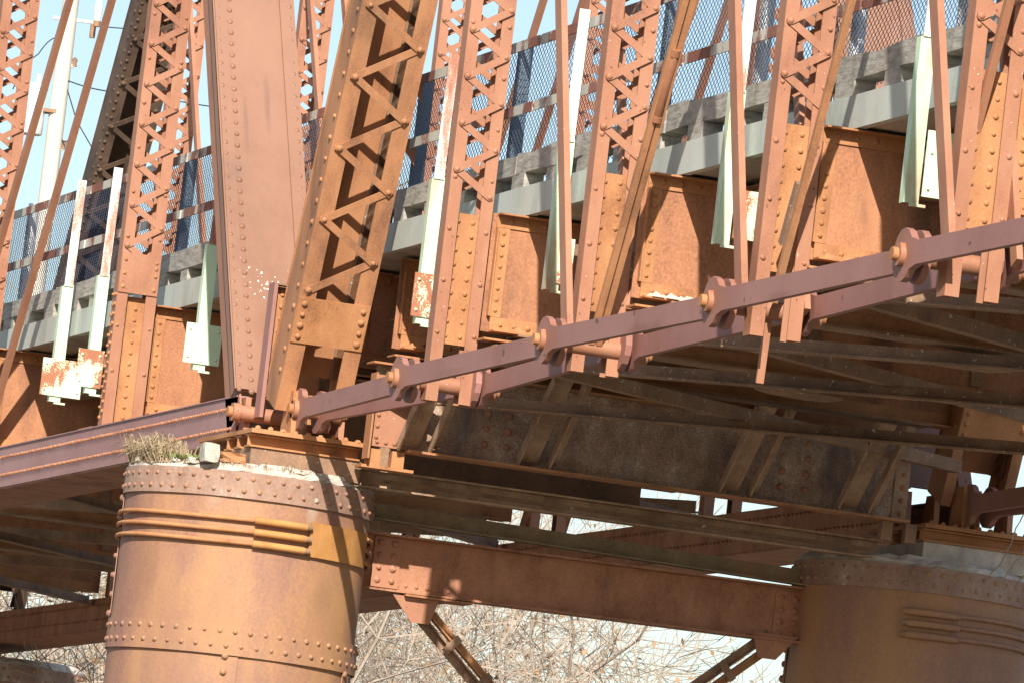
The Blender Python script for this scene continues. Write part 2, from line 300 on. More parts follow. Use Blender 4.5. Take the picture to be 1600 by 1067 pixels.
# ------------------------------------------------------------------ laced truss posts
def lacing_mesh(w, step, sgn, t, mt, wid=.062, name='lacing_bar'):
    """flat bar in the yz plane from (-w,0) to (w,step), rounded ends + end rivets"""
    mb = MB(); a = V((0, -w * sgn, 0)); b = V((0, w * sgn, step)); dd = (b - a).normalized(); nn = V((0, -dd.z, dd.y))
    prof = []
    for c, s0 in ((b, 0), (a, 1)):
        for q in range(5):
            an = math.pi * (q / 4 - .5) + (math.pi if s0 else 0)
            p = c + dd * math.cos(an) * wid / 2 + nn * math.sin(an) * wid / 2
            prof.append((p.y, p.z))
    mb.prism((0, 0, 0), (t, 0, 0), prof, Y_, Z_)
    mb.rivet((t, a.y, a.z), X_, r=.024, h=.016); mb.rivet((t, b.y, b.z), X_, r=.024, h=.016)
    return mb.mesh(name, mt)
LU = lacing_mesh(.136, .172, 1, .010, PAINT, .053); LD = lacing_mesh(.136, .172, -1, .010, PAINT, .053)

ST = .172
def post(x, y, z0, z1, zl0, zl1, label, group, left_style=False, detail=True):
    t = thing('truss_post', (x, y, z0), label, 'truss post', group)
    D = .14; HW = .172
    for s in (-1, 1):
        mb = MB(); mb.prism((x, y + s * HW, z0), (x, y + s * HW, z1), CH(D, .092), X_, Y_ * -s)
        mb.build('channel', PAINT, t)
        if detail:
            rv = MB()
            z = z0 + .5
            while z < min(z1, 4.5):
                rv.rivet((x + D/2, y + s * .14, z), X_, r=.02); z += .38
            rv.build('rivets', PAINT, t, 'stuff')
    z = zl0; k = 0
    while z + ST <= zl1:
        inst('lacing_bar', LU if k % 2 else LD, (x + D/2 + .001 + (k % 2) * .0105, y, z), t)
        inst('lacing_bar', LD if k % 2 else LU, (x - D/2 - .012 - (k % 2) * .0105, y, z), t)
        z += ST; k += 1
    if not detail: return t
    if left_style:
        MB().box((x + D/2 + .001, y - .17, 1.22), (x + D/2 + .013, y + .17, 1.56)).build('batten_plate', PAINT, t)
        rv = MB()
        for yy in (-.135, .135): rv.rivets((x + D/2 + .013, y + yy, 1.27), (x + D/2 + .013, y + yy, 1.5), 3, X_)
        MB().box((x - .02, y - .158, z0 + .03), (x - .006, y + .158, 1.2)).build('web_plate', RUST, t)
        rv.rivets((x - .006, y + .02, z0 + .12), (x - .006, y + .02, 1.1), 11, X_)
        rv.rivets((x - .03, y - HW - .001, z0 + .1), (x - .03, y - HW - .001, 1.2), 13, -Y_, h=.022)
        rv.rivets((x + .04, y - HW - .001, z0 + .15), (x + .04, y - HW - .001, 1.2), 13, -Y_, h=.022)
        rv.build('rivets', RUST, t, 'stuff')
        MB().box((x - .2, y - .30, z0 - .035), (x + .22, y + .26, z0 - .006)).build('base_plate', PAINT, t)
    else:
        MB().box((x - .035, y - .158, .18), (x - .02, y + .158, 1.14)).build('web_plate', RUST, t)
        rv = MB()
        for yy in (-.05, .06): rv.rivets((x - .02, y + yy, .24), (x - .02, y + yy, 1.08), 9, X_, r=.021)
        rv.build('rivets', RUST, t, 'stuff')
    return t
G1 = 'laced posts of the near truss'; G2 = 'laced posts of the far truss'
PR = [4.95, 8.5, 12.1, 15.7, 19.3]
lab = ['laced rust-red post right of the inclined laced member, standing behind its chord pin', 'laced rust-red post left of the rod with a turnbuckle',
       'laced rust-red post between the rod with a turnbuckle and the leaning mint bracket at right', 'laced rust-red post nearest the right edge, crossed by a steep rod']
for i, x in enumerate([4.95, 8.45, 12.25, 15.85, 19.45]):
    post(x, .03, -.25, 5.6, 1.27, 5.3, lab[i] if i < 4 else 'laced rust-red post beyond the right edge of the photo', G1)
PL = [-4.78, -10.5, -16.0, -21.0, -26.1]
post(PL[0], .03, .06, 6.2, 1.45, 6.0, 'laced rust-red post standing on the riveted girder chord left of the pier', G1, left_style=True)
post(PL[1], .03, .06, 6.8, 1.45, 6.6, 'laced rust-red post cut by the left edge of the photo', G1, left_style=True)
post(PL[2], .03, .06, 7, 1.45, 2.0, 'laced post beyond the left edge of the photo', G1, detail=False)
far_lab = ['far laced post hidden behind the third near post', 'far laced post behind the second near post', 'far laced post seen through the fence beside the inclined laced member',
           'far laced post showing against the sky just right of the wide inclined plate', 'far laced post showing close behind the first near post']
for x, l in zip([-5.1, -10.2, -15.2, -20.6, -26.0], far_lab):
    post(x, YF, .06, 7.6, 1.5, 7.4, l, G2, detail=False)

# ------------------------------------------------------------------ inclined end posts
def frame3(p0, p1):
    dd = (V(p1) - V(p0)).normalized(); nn = dd.cross(Y_).normalized()
    return dd, nn
def end_post_left(y, L, lab, slope=1.52, xb=.36):
    # solid cover plate on top, climbing towards -x ; n = outward normal of the cover (up and +x)
    dd = V((-1, 0, slope)).normalized(); nn = V((slope, 0, 1)).normalized()
    p = V((xb, y, .02)); q = p + dd * L
    t = thing('end_post', p, lab, 'end post', 'inclined end posts of the trusses')
    a = p + dd * .06
    MB().prism(a, q, [(-.345, -.012), (.33, -.012), (.33, 0), (-.345, 0)], Y_, nn).build('cover_plate', PLATE, t)
    for s, y_ in ((1, -.345), (-1, .33)):
        MB().prism(a, q, LP(.11, -.11, .012) if s > 0 else LP(-.11, -.11, .012), Y_, nn).build('edge_angle', PLATE, t)
        o = t.children[-1]
        for v in o.data.vertices: v.co += V((0, y_, 0)) + nn * .013
    for s in (-1, 1):
        MB().prism(p - dd * .1 + nn * -.02, q + nn * -.02, [(0, 0), (.014, 0), (.014, -.36), (0, -.36)], Y_ * -s, nn).build('side_web', PAINT, t)
        o = t.children[-1]
        for v in o.data.vertices: v.co += V((0, s * .30, 0))
    rv = MB(); nr = int(L / .115)
    for yy in (-.31, -.205, .30): rv.rivets(a + Y_ * yy + nn * (.013 if yy != -.205 else 0), q + Y_ * yy + nn * (.013 if yy != -.205 else 0), nr, nn, r=.026, h=.02)
    rv.build('rivets', PLATE, t, 'stuff')
    return t
end_post_left(0, 6.4, 'wide inclined rust-red plate member with riveted edges above the caisson')
end_post_left(YF, 6.4, 'broad brown inclined plate member of the far truss behind the fence', xb=.3)

def end_post_right(y, xb, zb, slope, L, lab, det=True, fl=.135):
    dd = V((1, 0, slope)).normalized(); nn = V((slope, 0, -1)).normalized()     # nn: out of the laced underside
    p = V((xb, y, zb)); q = p + dd * L
    t = thing('end_post', p, lab, 'end post', 'inclined end posts of the trusses')
    for s in (-1, 1):
        MB().prism(p, q, [(-.36, 0), (0, 0), (0, -fl), (-.012, -fl), (-.012, -.013), (-.348, -.013), (-.348, -.09), (-.36, -.09)], nn, Y_ * s).build('channel', OLIVE if det else DARK2, t)
        for v in t.children[-1].data.vertices: v.co += V((0, s * .29, 0))
    MB().prism(p + dd * .2 - nn * .362, q - nn * .362, [(-.30, -.012), (.30, -.012), (.30, 0), (-.30, 0)], Y_, nn).build('cover_plate', OLIVE if det else DARK2, t)
    for s in (-1, 1):
        MB().prism(p + dd * .2 - nn * .36, q - nn * .36, [(0, 0), (.09, 0), (.09, .012), (.012, .012), (.012, .09), (0, .09)], Y_ * -s, nn).build('inner_angle', DARK, t)
        for v in t.children[-1].data.vertices: v.co += V((0, s * .27, 0))
    # batten plate and lacing on the underside
    b0 = .55
    MB().prism(p + dd * b0 + nn * .001, p + dd * (b0 + .36) + nn * .001, [(-.285, 0), (.285, 0), (.285, .012), (-.285, .012)], Y_, nn).build('batten_plate', RUST if det else DARK2, t)
    rv = MB()
    for yy in (-.235, .235): rv.rivets(p + dd * (b0 + .05) + nn * .013 + Y_ * yy, p + dd * (b0 + .31) + nn * .013 + Y_ * yy, 4, nn, r=.026, h=.018)
    k = 0; s_ = b0 + .42; st = .285
    while s_ + st < L:
        sg = 1 if k % 2 == 0 else -1
        a = p + dd * s_ + Y_ * (-.225 * sg) + nn * (.001 + (k % 2) * .011); b = p + dd * (s_ + st) + Y_ * (.225 * sg) + nn * (.001 + (k % 2) * .011)
        e = (b - a).normalized(); mb = MB(); pr = nn.cross(e)
        mb.prism(a - e * .03, b + e * .03, [(-.028, 0), (.028, 0), (.028, .010), (-.028, .010)], pr, nn)
        mb.build('lacing_bar', OLIVE if det else DARK2, t)
        rv.rivet(a + nn * .011, nn, r=.026, h=.018); rv.rivet(b + nn * .011, nn, r=.026, h=.018)
        s_ += st; k += 1
    nr = int(L / .17)
    rv.rivets(p + dd * .3 + Y_ * -.29 - nn * .07, q + Y_ * -.29 - nn * .07, nr, -Y_, r=.024, h=.018)
    for yy in (-.255,): 
        if not det: rv.rivets(p + dd * .5 + Y_ * yy + nn * .001, q + Y_ * yy + nn * .001, int(L / .11), nn, r=.022)
    rv.build('rivets', OLIVE if det else DARK2, t, 'stuff')
    return t
end_post_right(0, 1.40, -.14, 2.62, 4.2, 'inclined laced end post with dark hollow inside, above the caisson')
end_post_right(YF, 1.30, -.14, 2.62, 4.2, 'shaded laced end post standing over the right-hand caisson', fl=.085)
end_post_right(YF, -31.9, 0, 1.50, 10.5, 'dark inclined laced member silhouetted beside the first near post', det=False)

# ------------------------------------------------------------------ pins, eyebars, chords
def pin_at(x, y, z, lab, ln=.42, parts=True):
    t = thing('chord_pin', (x, y - ln, z), lab, 'pin', 'pins of the bottom chords')
    MB().tube([(x, y - ln + .05, z), (x, y + ln - .05, z)], .062, 12).build('pin_shaft', PAINT, t)
    for s in (-1, 1):
        MB().tube([(x, y + s * (ln - .09), z), (x, y + s * (ln - .03), z)], .078, 6).build('nut', PAINT, t)
        MB().tube([(x, y + s * (ln - .035), z), (x, y + s * (ln + .005), z)], .042, 10).build('pin_end', RUST, t)
    return t
PZ = [-.13, -.12, -.07, -.055, -.02, -.0]
PXR = [1.55] + PR
plab = ['pin inside the foot of the inclined laced end post', 'pin through the chord below the first laced post of the right span', 'pin through the chord below the post beside the turnbuckle rod', 'pin through the chord with a flat hanger below it', 'pin through the large chord eyebar heads near the right edge', 'pin of the chord beyond the right edge']
for x, z, l in zip(PXR, PZ, plab): pin_at(x, 0, z, l, .22 if x < 2 else .42)
pin_at(.50, 0, -.12, 'pin at the shoe on the caisson, left of the inclined plate member', .42)
def eyebar(p0, p1, lab, grp, h=.148, t=.045, rad=.165, name='chord_eyebar', mt=None, cat='eyebar', nm=None):
    """flat bar with round heads, faces +-y; p0,p1 pin centres"""
    p0, p1 = V(p0), V(p1); L = p1 - p0; dd = V((L.x, 0, L.z)).normalized(); nn = V((-dd.z, 0, dd.x)); l = math.hypot(L.x, L.z)
    prof = []; N = 12; a0 = math.asin(min(.95, h / 2 / rad)) + .16
    xe = rad * math.cos(a0) + .10
    for k in range(N + 1):
        an = a0 + (2 * math.pi - 2 * a0) * k / N; prof.append((rad * math.cos(an), rad * math.sin(an), 0))
    prof += [(xe, -h/2, 0), (l - xe, -h/2, 1)]
    for k in range(N + 1):
        an = math.pi + a0 + (2 * math.pi - 2 * a0) * k / N; prof.append((l + rad * math.cos(an), rad * math.sin(an), 1))
    prof += [(l - xe, h/2, 1), (xe, h/2, 0)]
    mb = MB(); n = len(prof); vs = []
    for s in (-t/2, t/2):
        vs += [p0 + dd * a + nn * b + Y_ * (s + L.y * min(1, max(0, a / l))) for a, b, _ in prof]
    # caps split into head / bar / head so the polygons stay near planar
    h0 = list(range(0, N + 1)); b0 = [N, N + 1, N + 2, N + 3, 2*N + 3, 2*N + 4, 2*N + 5, 0]; h1 = list(range(N + 3, 2*N + 4))
    fs = []
    for o in (0, n):
        fs += [tuple(i + o for i in h0), tuple(i + o for i in (N, N+1, 2*N+5, 0)), tuple(i + o for i in (N+1, N+2, 2*N+4, 2*N+5)), tuple(i + o for i in (N+2, N+3, 2*N+3, 2*N+4)), tuple(i + o for i in h1)]
    fs += [(i, (i+1) % n, (i+1) % n + n, i + n) for i in range(n)]
    mb.add(vs, fs)
    return single(name, mb, mt or CHORD, lab, cat, grp, tuple(p0))
GE = 'eyebars of the right-span bottom chord'
ol = ['purplish outer chord eyebar from the end post to the first pin', 'purplish outer chord eyebar between the first and second pins', 'purplish outer chord eyebar between second and third pins, casting a shadow on its mate', 'largest purplish outer chord eyebar left of the big eyebar heads at right', 'outer chord eyebar leaving the photo at the right edge']
il = ['inner chord eyebar just beneath the outer one at the end post', 'inner chord eyebar below the first and second pins', 'inner chord eyebar below the second and third pins', 'inner chord eyebar running under the largest outer eyebar', 'inner chord eyebar cut by the right edge']
for i in range(5):
    a, b = PXR[i], PXR[i + 1]
    ya0, ya1 = (-.13, -.24) if i == 0 else (-.335, -.245)
    yb0, yb1 = (.03, .22) if i == 0 else (.29, .21)
    eyebar((a, ya0, PZ[i]), (b, ya1, PZ[i+1]), ol[i], GE); eyebar((a, yb0, PZ[i] + .03 * (i > 0)), (b, yb1, PZ[i+1] + .03), il[i], GE)
    eyebar((a, YF + ya0, PZ[i]), (b, YF + ya1, PZ[i+1]), 'far chord eyebar, outer, panel %s' % ['over the right caisson', 'beyond right edge', 'further beyond right edge', 'far off right', 'last at right'][i], 'eyebars of the far bottom chord')
    eyebar((a, YF + yb0, PZ[i]), (b, YF + yb1, PZ[i+1]), 'far chord eyebar, inner, panel %s' % ['over the right caisson', 'beyond right edge', 'further beyond right edge', 'far off right', 'last at right'][i], 'eyebars of the far bottom chord')
# hanger plate under pin 3
hp = MB().bar((12.1, .05, .1), (12.05, .05, -.52), .05, .02, Y_)
single('hanger_plate', hp, PAINT, 'flat bar hanging below the chord beside the third pin', 'hanger')

def girder_chord(y, x0, x1, lab, rv_to, far=False):
    t = thing('bottom_chord', (x0, y, -.33), lab, 'bottom chord', 'built-up bottom chords of the left span')
    mt = CHORD2 if not far else WEB
    for s in (-1, 1):
        MB().prism((x0, y + s * .30, 0), (x1, y + s * .30, 0), [(0, .02), (0, -.33), (.10, -.33), (.10, -.318), (.013, -.318), (.013, .008), (.10, .008), (.10, .02)], Y_ * -s, Z_).build('channel', mt if s < 0 else DARK, t)
    MB().box((x0, y - .29, -.345), (x1, y + .29, -.332)).build('bottom_plate', WEB, t)
    if not far: MB().box((x0, y - .31, .0215), (x1, y - .18, .032)).build('top_strip', CHORD2, t)
    rv = MB(); xx = x1 - .12
    while xx > rv_to:
        for z in (-.066, -.226): rv.rivet((xx, y - .30, z), -Y_, r=.0165, h=.026, n=6)
        xx -= .078 if not far else .11
    rv.build('rivets', PAINT if not far else WEB, t, 'stuff')
girder_chord(0, -64, .30, 'riveted purplish girder chord with two rivet rows, left of the caisson', -9)
girder_chord(YF, -64, .30, 'brown riveted girder chord of the far truss passing behind the caisson', -32, far=True)

# ------------------------------------------------------------------ diagonals and rods
def flatbar(name, p0, p1, w_, t_, lab, cat, grp, mt=PAINT):
    """flat bar: w_ in the truss plane, t_ along y"""
    mb = MB(); mb.bar(p0, p1, t_, w_, Y_); return single(name, mb, mt, lab, cat, grp, tuple(p0))
GD = 'diagonal bars of the trusses'
flatbar('diagonal_bar', (-10.75, -.19, -.1), (-5.6, -.19, 6.55), .10, .048, 'slender diagonal bar crossing the far left, nearer the utility pole', 'diagonal bar', GD)
flatbar('diagonal_bar', (-10.75, .20, -.1), (-5.6, .20, 6.75), .10, .048, 'slender diagonal bar crossing the far left, nearer the laced post', 'diagonal bar', GD)
hl = ['thin upright bar leaning slightly left, in front of the post by the turnbuckle rod', 'thin upright bar leaning slightly left, in front of the third laced post', 'thin upright bar leaning slightly left, right of the mint bracket with a big mint plate', 'thin upright bar beyond the right edge']
il2 = ['inner bar of the pair behind the post by the turnbuckle rod', 'inner bar of the pair behind the third laced post', 'inner bar of the pair behind the last laced post', 'inner thin bar beyond the right edge']
for i, (x, z) in enumerate(zip(PR[1:], PZ[2:])):
    xb = x + (.10, .20, .42, .4)[i]; xt = xb - (2.4, 2.3, 2.5, 2.4)[i]
    flatbar('diagonal_bar', (xb, -.21, z), (xt, -.21, z + 5.5), .13, .045, hl[i], 'diagonal bar', GD)
    flatbar('diagonal_bar', (xb, .22, z), (xt, .22, z + 5.5), .10, .04, il2[i], 'diagonal bar', GD)
# counters
def counter(x0, z0, x1, z1, ys, lab, tb=None, w_=.035, mt=OLIVE):
    t = thing('counter_rod', (x0, ys[0], z0), lab, 'tie rod', 'counter rods of the right span')
    for y in ys:
        MB().bar((x0, y, z0), (x1, y, z1), w_, w_, Y_).build('rod', mt, t)
    if tb:
        a = V((x0, 0, z0)).lerp(V((x1, 0, z1)), tb[0]); b = V((x0, 0, z0)).lerp(V((x1, 0, z1)), tb[1]); y = sum(ys) / len(ys)
        a.y = b.y = y; k = MB(); k.tube([a, a.lerp(b, .08), a.lerp(b, .5), a.lerp(b, .92), b], [.02, .04, .036, .04, .02], 8)
        k.tube([a.lerp(b, -.03), a.lerp(b, .05)], .046, 6); k.tube([a.lerp(b, .93), a.lerp(b, 1.03)], .046, 6)
        k.build('turnbuckle', PAINT, t)
        c = b + (b - a).normalized() * 1.0
        for s in (-1, 1):
            MB().bar(b + Y_ * .02 * s, c + Y_ * .09 * s, .04, .035, Y_).build('fork', PAINT, t)
    return t
counter(8.55, -.05, 10.6, 3.65, (-.027, .027), 'olive-brown double rod climbing to a turnbuckle', (.40, .52), .042)
counter(12.3, -.02, 14.3, 4.2, (.0,), 'thin rod with a splice plate crossing the third laced post', None, .045)
MB().bar((12.42, -.03, .34), (12.62, -.03, .72), .03, .06, Y_).build('splice_plate', DARK, bpy.data.objects['counter_rod.001'])
counter(15.45, -.02, 17.6, 4.7, (-.02,), 'steep rod crossing the last laced post near the right edge', None, .05, PAINT)
counter(15.45, -.02, 17.6, 4.7, (.36,), 'steep rod at the extreme right edge', None, .05, OLIVE)
# far truss diagonals
fl = [('(a)', (-20.9, 0), (-26.0, 7.6), 'far diagonal bar right of the first laced post, dark bands on it'), ('', (-15.9, 0), (-20.7, 6.95), 'far diagonal bar right of the wide inclined plate'),
      ('', (-15.4, 0), (-10.4, 6.9), 'far diagonal bar rising right of the second near post'), ('', (-10.4, 0), (-5.3, 7.4), 'far diagonal bar seen through the fence near the turnbuckle')]
for _, a, b, l in fl:
    flatbar('diagonal_bar', (a[0], YF - .19, a[1]), (b[0], YF - .19, b[1]), .11, .045, l + ', outer', 'diagonal bar', GD)
    flatbar('diagonal_bar', (a[0], YF + .19, a[1]), (b[0], YF + .19, b[1]), .11, .045, l + ', inner', 'diagonal bar', GD)

# ------------------------------------------------------------------ floor system
def floor_beam(x, lab, lit_rivets=True, zb=.30, zt=1.165, ya=.21, yb=5.29):
    t = thing('floor_beam', (x, 0, zb), lab, 'floor beam', 'cross floor beams under the deck')
    MB().box((x - .007, ya, zb), (x + .007, yb, zt)).build('web', FBW, t)
    f = MB()
    f.prism((x, ya + .03, 0), (x, yb - .03, 0), [(.008, zt), (.11, zt), (.11, zt - .012), (.020, zt - .012), (.020, zt - .10), (.008, zt - .10)], X_, Z_)
    f.prism((x, ya + .03, 0), (x, yb - .03, 0), [(-.008, zt), (-.11, zt), (-.11, zt - .012), (-.020, zt - .012), (-.020, zt - .10), (-.008, zt - .10)], X_, Z_)
    f.build('top_flange', RUST, t)
    f = MB()
    f.prism((x, ya + .06, 0), (x, yb - .06, 0), [(.008, zb), (.13, zb), (.13, zb + .012), (.020, zb + .012), (.020, zb + .11), (.008, zb + .11)], X_, Z_)
    f.prism((x, ya + .06, 0), (x, yb - .06, 0), [(-.008, zb), (-.13, zb), (-.13, zb + .012), (-.020, zb + .012), (-.020, zb + .11), (-.008, zb + .11)], X_, Z_)
    f.build('bottom_flange', RUST, t)
    MB().box((x - .15, ya + .25, zb - .016), (x + .15, yb - .25, zb - .002)).build('flange_plate', DARK, t)
    e = MB(); e.prism((x, ya + .03, zb + .112), (x, ya + .03, zt - .102), [(.008, 0), (.06, 0), (.06, .012), (.022, .012), (.022, .105), (.008, .105)], X_, Y_); e.build('end_angle', RUST, t)
    rv = MB(); rv.rivets((x + .022, ya + .088, zb + .16), (x + .022, ya + .088, zt - .14), 8, X_, r=.021)
    rv.rivets((x + .020, ya + .14, zb + .06), (x + .020, ya + 1.2, zb + .06), 11, X_, r=.02)
    rv.rivets((x + .020, ya + .14, zt - .05), (x + .020, ya + .4, zt - .05), 3, X_, r=.02)
    rv.build('rivets', RUST, t, 'stuff')
    for y in (1.45, 2.75, 4.05):
        MB().box((x + .022, y - .05, zb + .12), (x + .034, y + .05, zt - .11)).build('stiffener', DARK, t)
    # ragged debris lying on the lower flange end
    rr = random.Random(int(x * 10)); dm = MB()
    for k in range(60 if int(x) == 8 else 16):
        yy = ya + .12 + rr.random() * .6; xx = x + .03 + rr.random() * .09; s = .012 + rr.random() * .022
        dm.add([(xx-s,yy-s*1.8,zb+.012),(xx+s,yy-s,zb+.012),(xx+s,yy+s*1.9,zb+.012),(xx-s*.8,yy+s,zb+.012),(xx,yy,zb+.02+s*1.1)], [(0,1,4),(1,2,4),(2,3,4),(3,0,4),(3,2,1,0)])
    dm.build('bird_droppings', STONE if int(x) in (8,) else RUST, t, 'stuff')
    # lower gusset plates
    h = MB()
    h.box((x - .02, ya - .02, zb - .075), (x + .19, ya + .62, zb - .06)); h.box((x - .02, ya + .06, zb - .12), (x + .24, ya + .46, zb - .105))
    h.build('gusset_plate', RUST, t)
fbl = ['orange-lit floor beam behind the first laced post of the right span', 'floor beam with white droppings behind the turnbuckle rod', 'orange-lit floor beam under the concrete deck at right', 'floor beam at the right edge', 'floor beam beyond the right edge']
for x, l in zip(PR, fbl): floor_beam(x + .07, l)
fbl2 = ['orange-lit floor beam behind the post on the girder chord', 'floor beam with crossed shadows at the left edge', 'third floor beam of the left span beyond the left edge', 'fourth floor beam of the left span', 'fifth floor beam of the left span', 'last floor beam of the left span']
for x, l in zip(PL + [-31.5], fbl2): floor_beam(x - .12, l, zb=.24 if x > -12 else .10)
for x, l in zip([-37, -42.5, -48, -54, -60], ['first', 'second', 'third', 'fourth', 'fifth']): floor_beam(x, l + ' dark floor beam of the distant span at lower left', zb=.10)
floor_beam(1.25, 'shaded floor beam above the piers behind the inclined laced member', zb=.47, ya=.62)
floor_beam(.0, 'shaded floor beam of the left span above the piers', zb=.40, ya=.62)
GS = 'stringers under the deck'
for i, y in enumerate((.95, 1.85, 2.75, 3.65, 4.55)):
    nm = ['nearest', 'second', 'middle', 'fourth', 'farthest'][i]
    s = MB().prism((.2, y, .96), (22, y, .96), IP(.16, .36), Y_, Z_); single('stringer', s, DARK, nm + ' dark stringer under the right span deck', 'stringer', GS, (.2, y, .9))
    s = MB().prism((-65, y, .96), (-.2, y, .96), IP(.16, .36), Y_, Z_); single('stringer', s, DARK, nm + ' dark stringer under the left span deck', 'stringer', GS, (-65, y, .9))
# bottom lateral bracing (angles) and its gusset debris
def lateral(p0, p1, lab):
    p0, p1 = V(p0), V(p1); dd = (p1 - p0).normalized(); side = dd.cross(Z_).normalized()
    mb = MB().prism(p0, p1, [(-.055, 0), (.055, 0), (.055, .012), (-.043, .012), (-.043, .10), (-.055, .10)], side, Z_)
    single('lateral_brace', mb, DARK, lab, 'brace', 'bottom lateral braces', tuple(p0))
allx = [1.6] + PR
names = ['beside the pier', 'in the second panel', 'in the third panel', 'in the fourth panel', 'beyond the right edge']
for i in range(len(allx) - 1):
    lateral((allx[i], .35, .02 + .05 * (i % 2)), (allx[i+1], 5.2, .02 + .05 * (i % 2)), 'brown lateral brace running away under the right span ' + names[i])
    lateral((allx[i], 5.2, .10 + .05 * (i % 2)), (allx[i+1], .35, .10 + .05 * (i % 2)), 'brown lateral brace crossing back under the right span ' + names[i])
allx = [-.3] + PL
names = ['beside the pier', 'in the second panel', 'in the third panel', 'in the fourth panel', 'in the fifth panel']
for i in range(len(allx) - 1):
    lateral((allx[i], .35, -.05), (allx[i+1], 5.2, -.05), 'dark lateral brace running away under the left span ' + names[i])
    lateral((allx[i], 5.2, .06), (allx[i+1], .35, .06), 'dark lateral brace crossing back under the left span ' + names[i])
for k, (x, nm) in enumerate(zip((3.3, 6.7, 10.3, 13.9, -2.8, -8.0, -13.3, -18.5), ('under the first right-span panel', 'under the second right-span panel', 'under the third right-span panel', 'under the fourth right-span panel', 'under the first left-span panel', 'under the second left-span panel', 'under the third left-span panel', 'under the fourth left-span panel'))):
    mb = MB(); z = .62 + .03 * (k % 2); mb.prism((x, .5, z), (x, 5.1, z), [(-.07, 0), (.07, 0), (.07, .012), (-.058, .012), (-.058, .12), (-.07, .12)], X_, Z_)
    for y in (.95, 1.85, 2.75, 3.65, 4.55): mb.box((x - .05, y - .06, z + .013), (x + .05, y + .06, .778))
    single('cross_strut', mb, DARK, 'brown cross angle hung beneath the stringers ' + nm, 'strut', 'cross angles beneath the stringers', (x, .5, z))
gm = 0
for x, pn in zip(PR[:4], ('first', 'second', 'third', 'fourth')):
    for y, yn in ((.6, 'near'), (2.75, 'middle'), (4.9, 'far')):
        mb = MB(); q = [(x + .32 * math.cos(a) * rnd.uniform(.7, 1.1), y + .36 * math.sin(a) * rnd.uniform(.7, 1.1)) for a in [k * math.pi / 4 for k in range(8)]]
        mb.prism((0, 0, .175), (0, 0, .187), q, X_, Y_)
        single('gusset_plate', mb, DARK, 'flat %s gusset plate under the floor beam of the %s right-span post' % (yn, pn), 'gusset plate', 'gusset plates of the bottom laterals', (x, y, .175))

# ------------------------------------------------------------------ guard rail
RP = [(-8.55, 'leftmost mint rail post with a rust-blotched plate'), (-7.25, 'mint rail post with plate, half hidden by the laced post on the girder chord'), (-3.55, 'mint rail post with plate, left of the wide inclined plate'),
      (-.35, 'white rail post between the two inclined members'), (3.0, 'pale rail post hugging the left side of the first right-span post'), (6.25, 'pale rail post left of the turnbuckle-rod post'), (10.05, 'pale rail post right of the turnbuckle rod'), (13.75, 'mint rail post with a large mint plate near the right edge')]
for i, (x, l) in enumerate(RP):
    t = thing('rail_post', (x, .36, .55), l, 'rail post', 'rail posts along the deck edge')
    zb = (.62, .62, .6, .62, .55, .58, .62, .60)[i]
    MB().prism((x, .30, zb - .05), (x, .30, 1.62), [(0, 0), (.012, 0), (.012, .088), (0, .088)], X_, Y_).build('lower_leg', MINT, t)
    MB().prism((x, .30, zb - .05), (x, .30, 1.60), [(-.07, -.012), (0.012, -.012), (0.012, -.001), (-.07, -.001)], X_, Y_).build('angle_leg', MINT, t)
    MB().prism((x, .30, 1.60), (x, .31, 2.56), [(.0125, .0), (.024, .0), (.024, .078), (.0125, .078)], X_, Y_).build('upper_leg', WHITE, t)
    y0_, y1_ = ((.19, .56), (.19, .42), (.19, .50), (.19, .42), (.24, .40), (.36, .47), (.40, .62), (.40, .66))[i]
    bp_ = MB().box((x + .014, y0_, zb), (x + .026, y1_, zb + (.33 if i < 7 else .42))).build('bracket_plate', MINTRUST if i not in (2, 7) else MINTPLATE, t)
    bo = MB()
    for yy in (y0_ + .035, y1_ - .035):
        for zz in (zb + .05, zb + .28): bo.rivet((x + .026, yy, zz), X_, r=.014, h=.014, n=6)
    bo.build('bolts', MINT, bp_, 'stuff')
    MB().box((x - .002, .33, zb - .07), (x + .03, .43, zb - .052)).build('foot_tab', MINT, bp_)
    MB().box((x - .1, .43, zb + .22), (x + .01, 1.6, zb + .30)).build('support_arm', DARK, t)
rs = [(-13.5, -8.5), (-8.45, -5.15), (-5.1, -1.82), (-1.72, 1.68), (1.76, 4.95), (5.0, 8.45), (8.5, 12.1), (12.15, 15.8), (15.85, 18.5)]
rl = ['left of the leftmost mint post', 'between the leftmost mint posts', 'behind the wide inclined plate', 'between the two inclined members', 'ending with a cut angle right of the inclined laced member', 'between the two central laced posts', 'crossed by the turnbuckle rod', 'beside the brown stretch of fence', 'beyond the right edge']
for (a, b), l in zip(rs, rl):
    t = thing('guard_rail', (a, .40, 2.05), 'peeling red-and-white angle rail ' + l, 'guard rail', 'guard rail sections along the deck')
    si = l[:18]
    for nm, z in (('top_rail', 2.52), ('middle_rail', 2.03)):
        mb = MB(); mb.prism((a, .425, z), (b, .425, z), [(0, -.075), (.012, -.075), (.012, -.012), (.095, -.012), (.095, 0), (0, 0)], Y_, Z_)
        rl_ = mb.build(nm, RAILM, t)
        if si not in ('between the two in', 'ending with a cut '): continue
        mb = MB(); mb.prism((a - .001, .425, 0), (a + .012, .425, 0), [(-.10, z), (0.0, z), (0.06, z - .001), (.06, z - .20)], Y_, Z_)
        mb.build('end_gusset', PAINT, rl_)

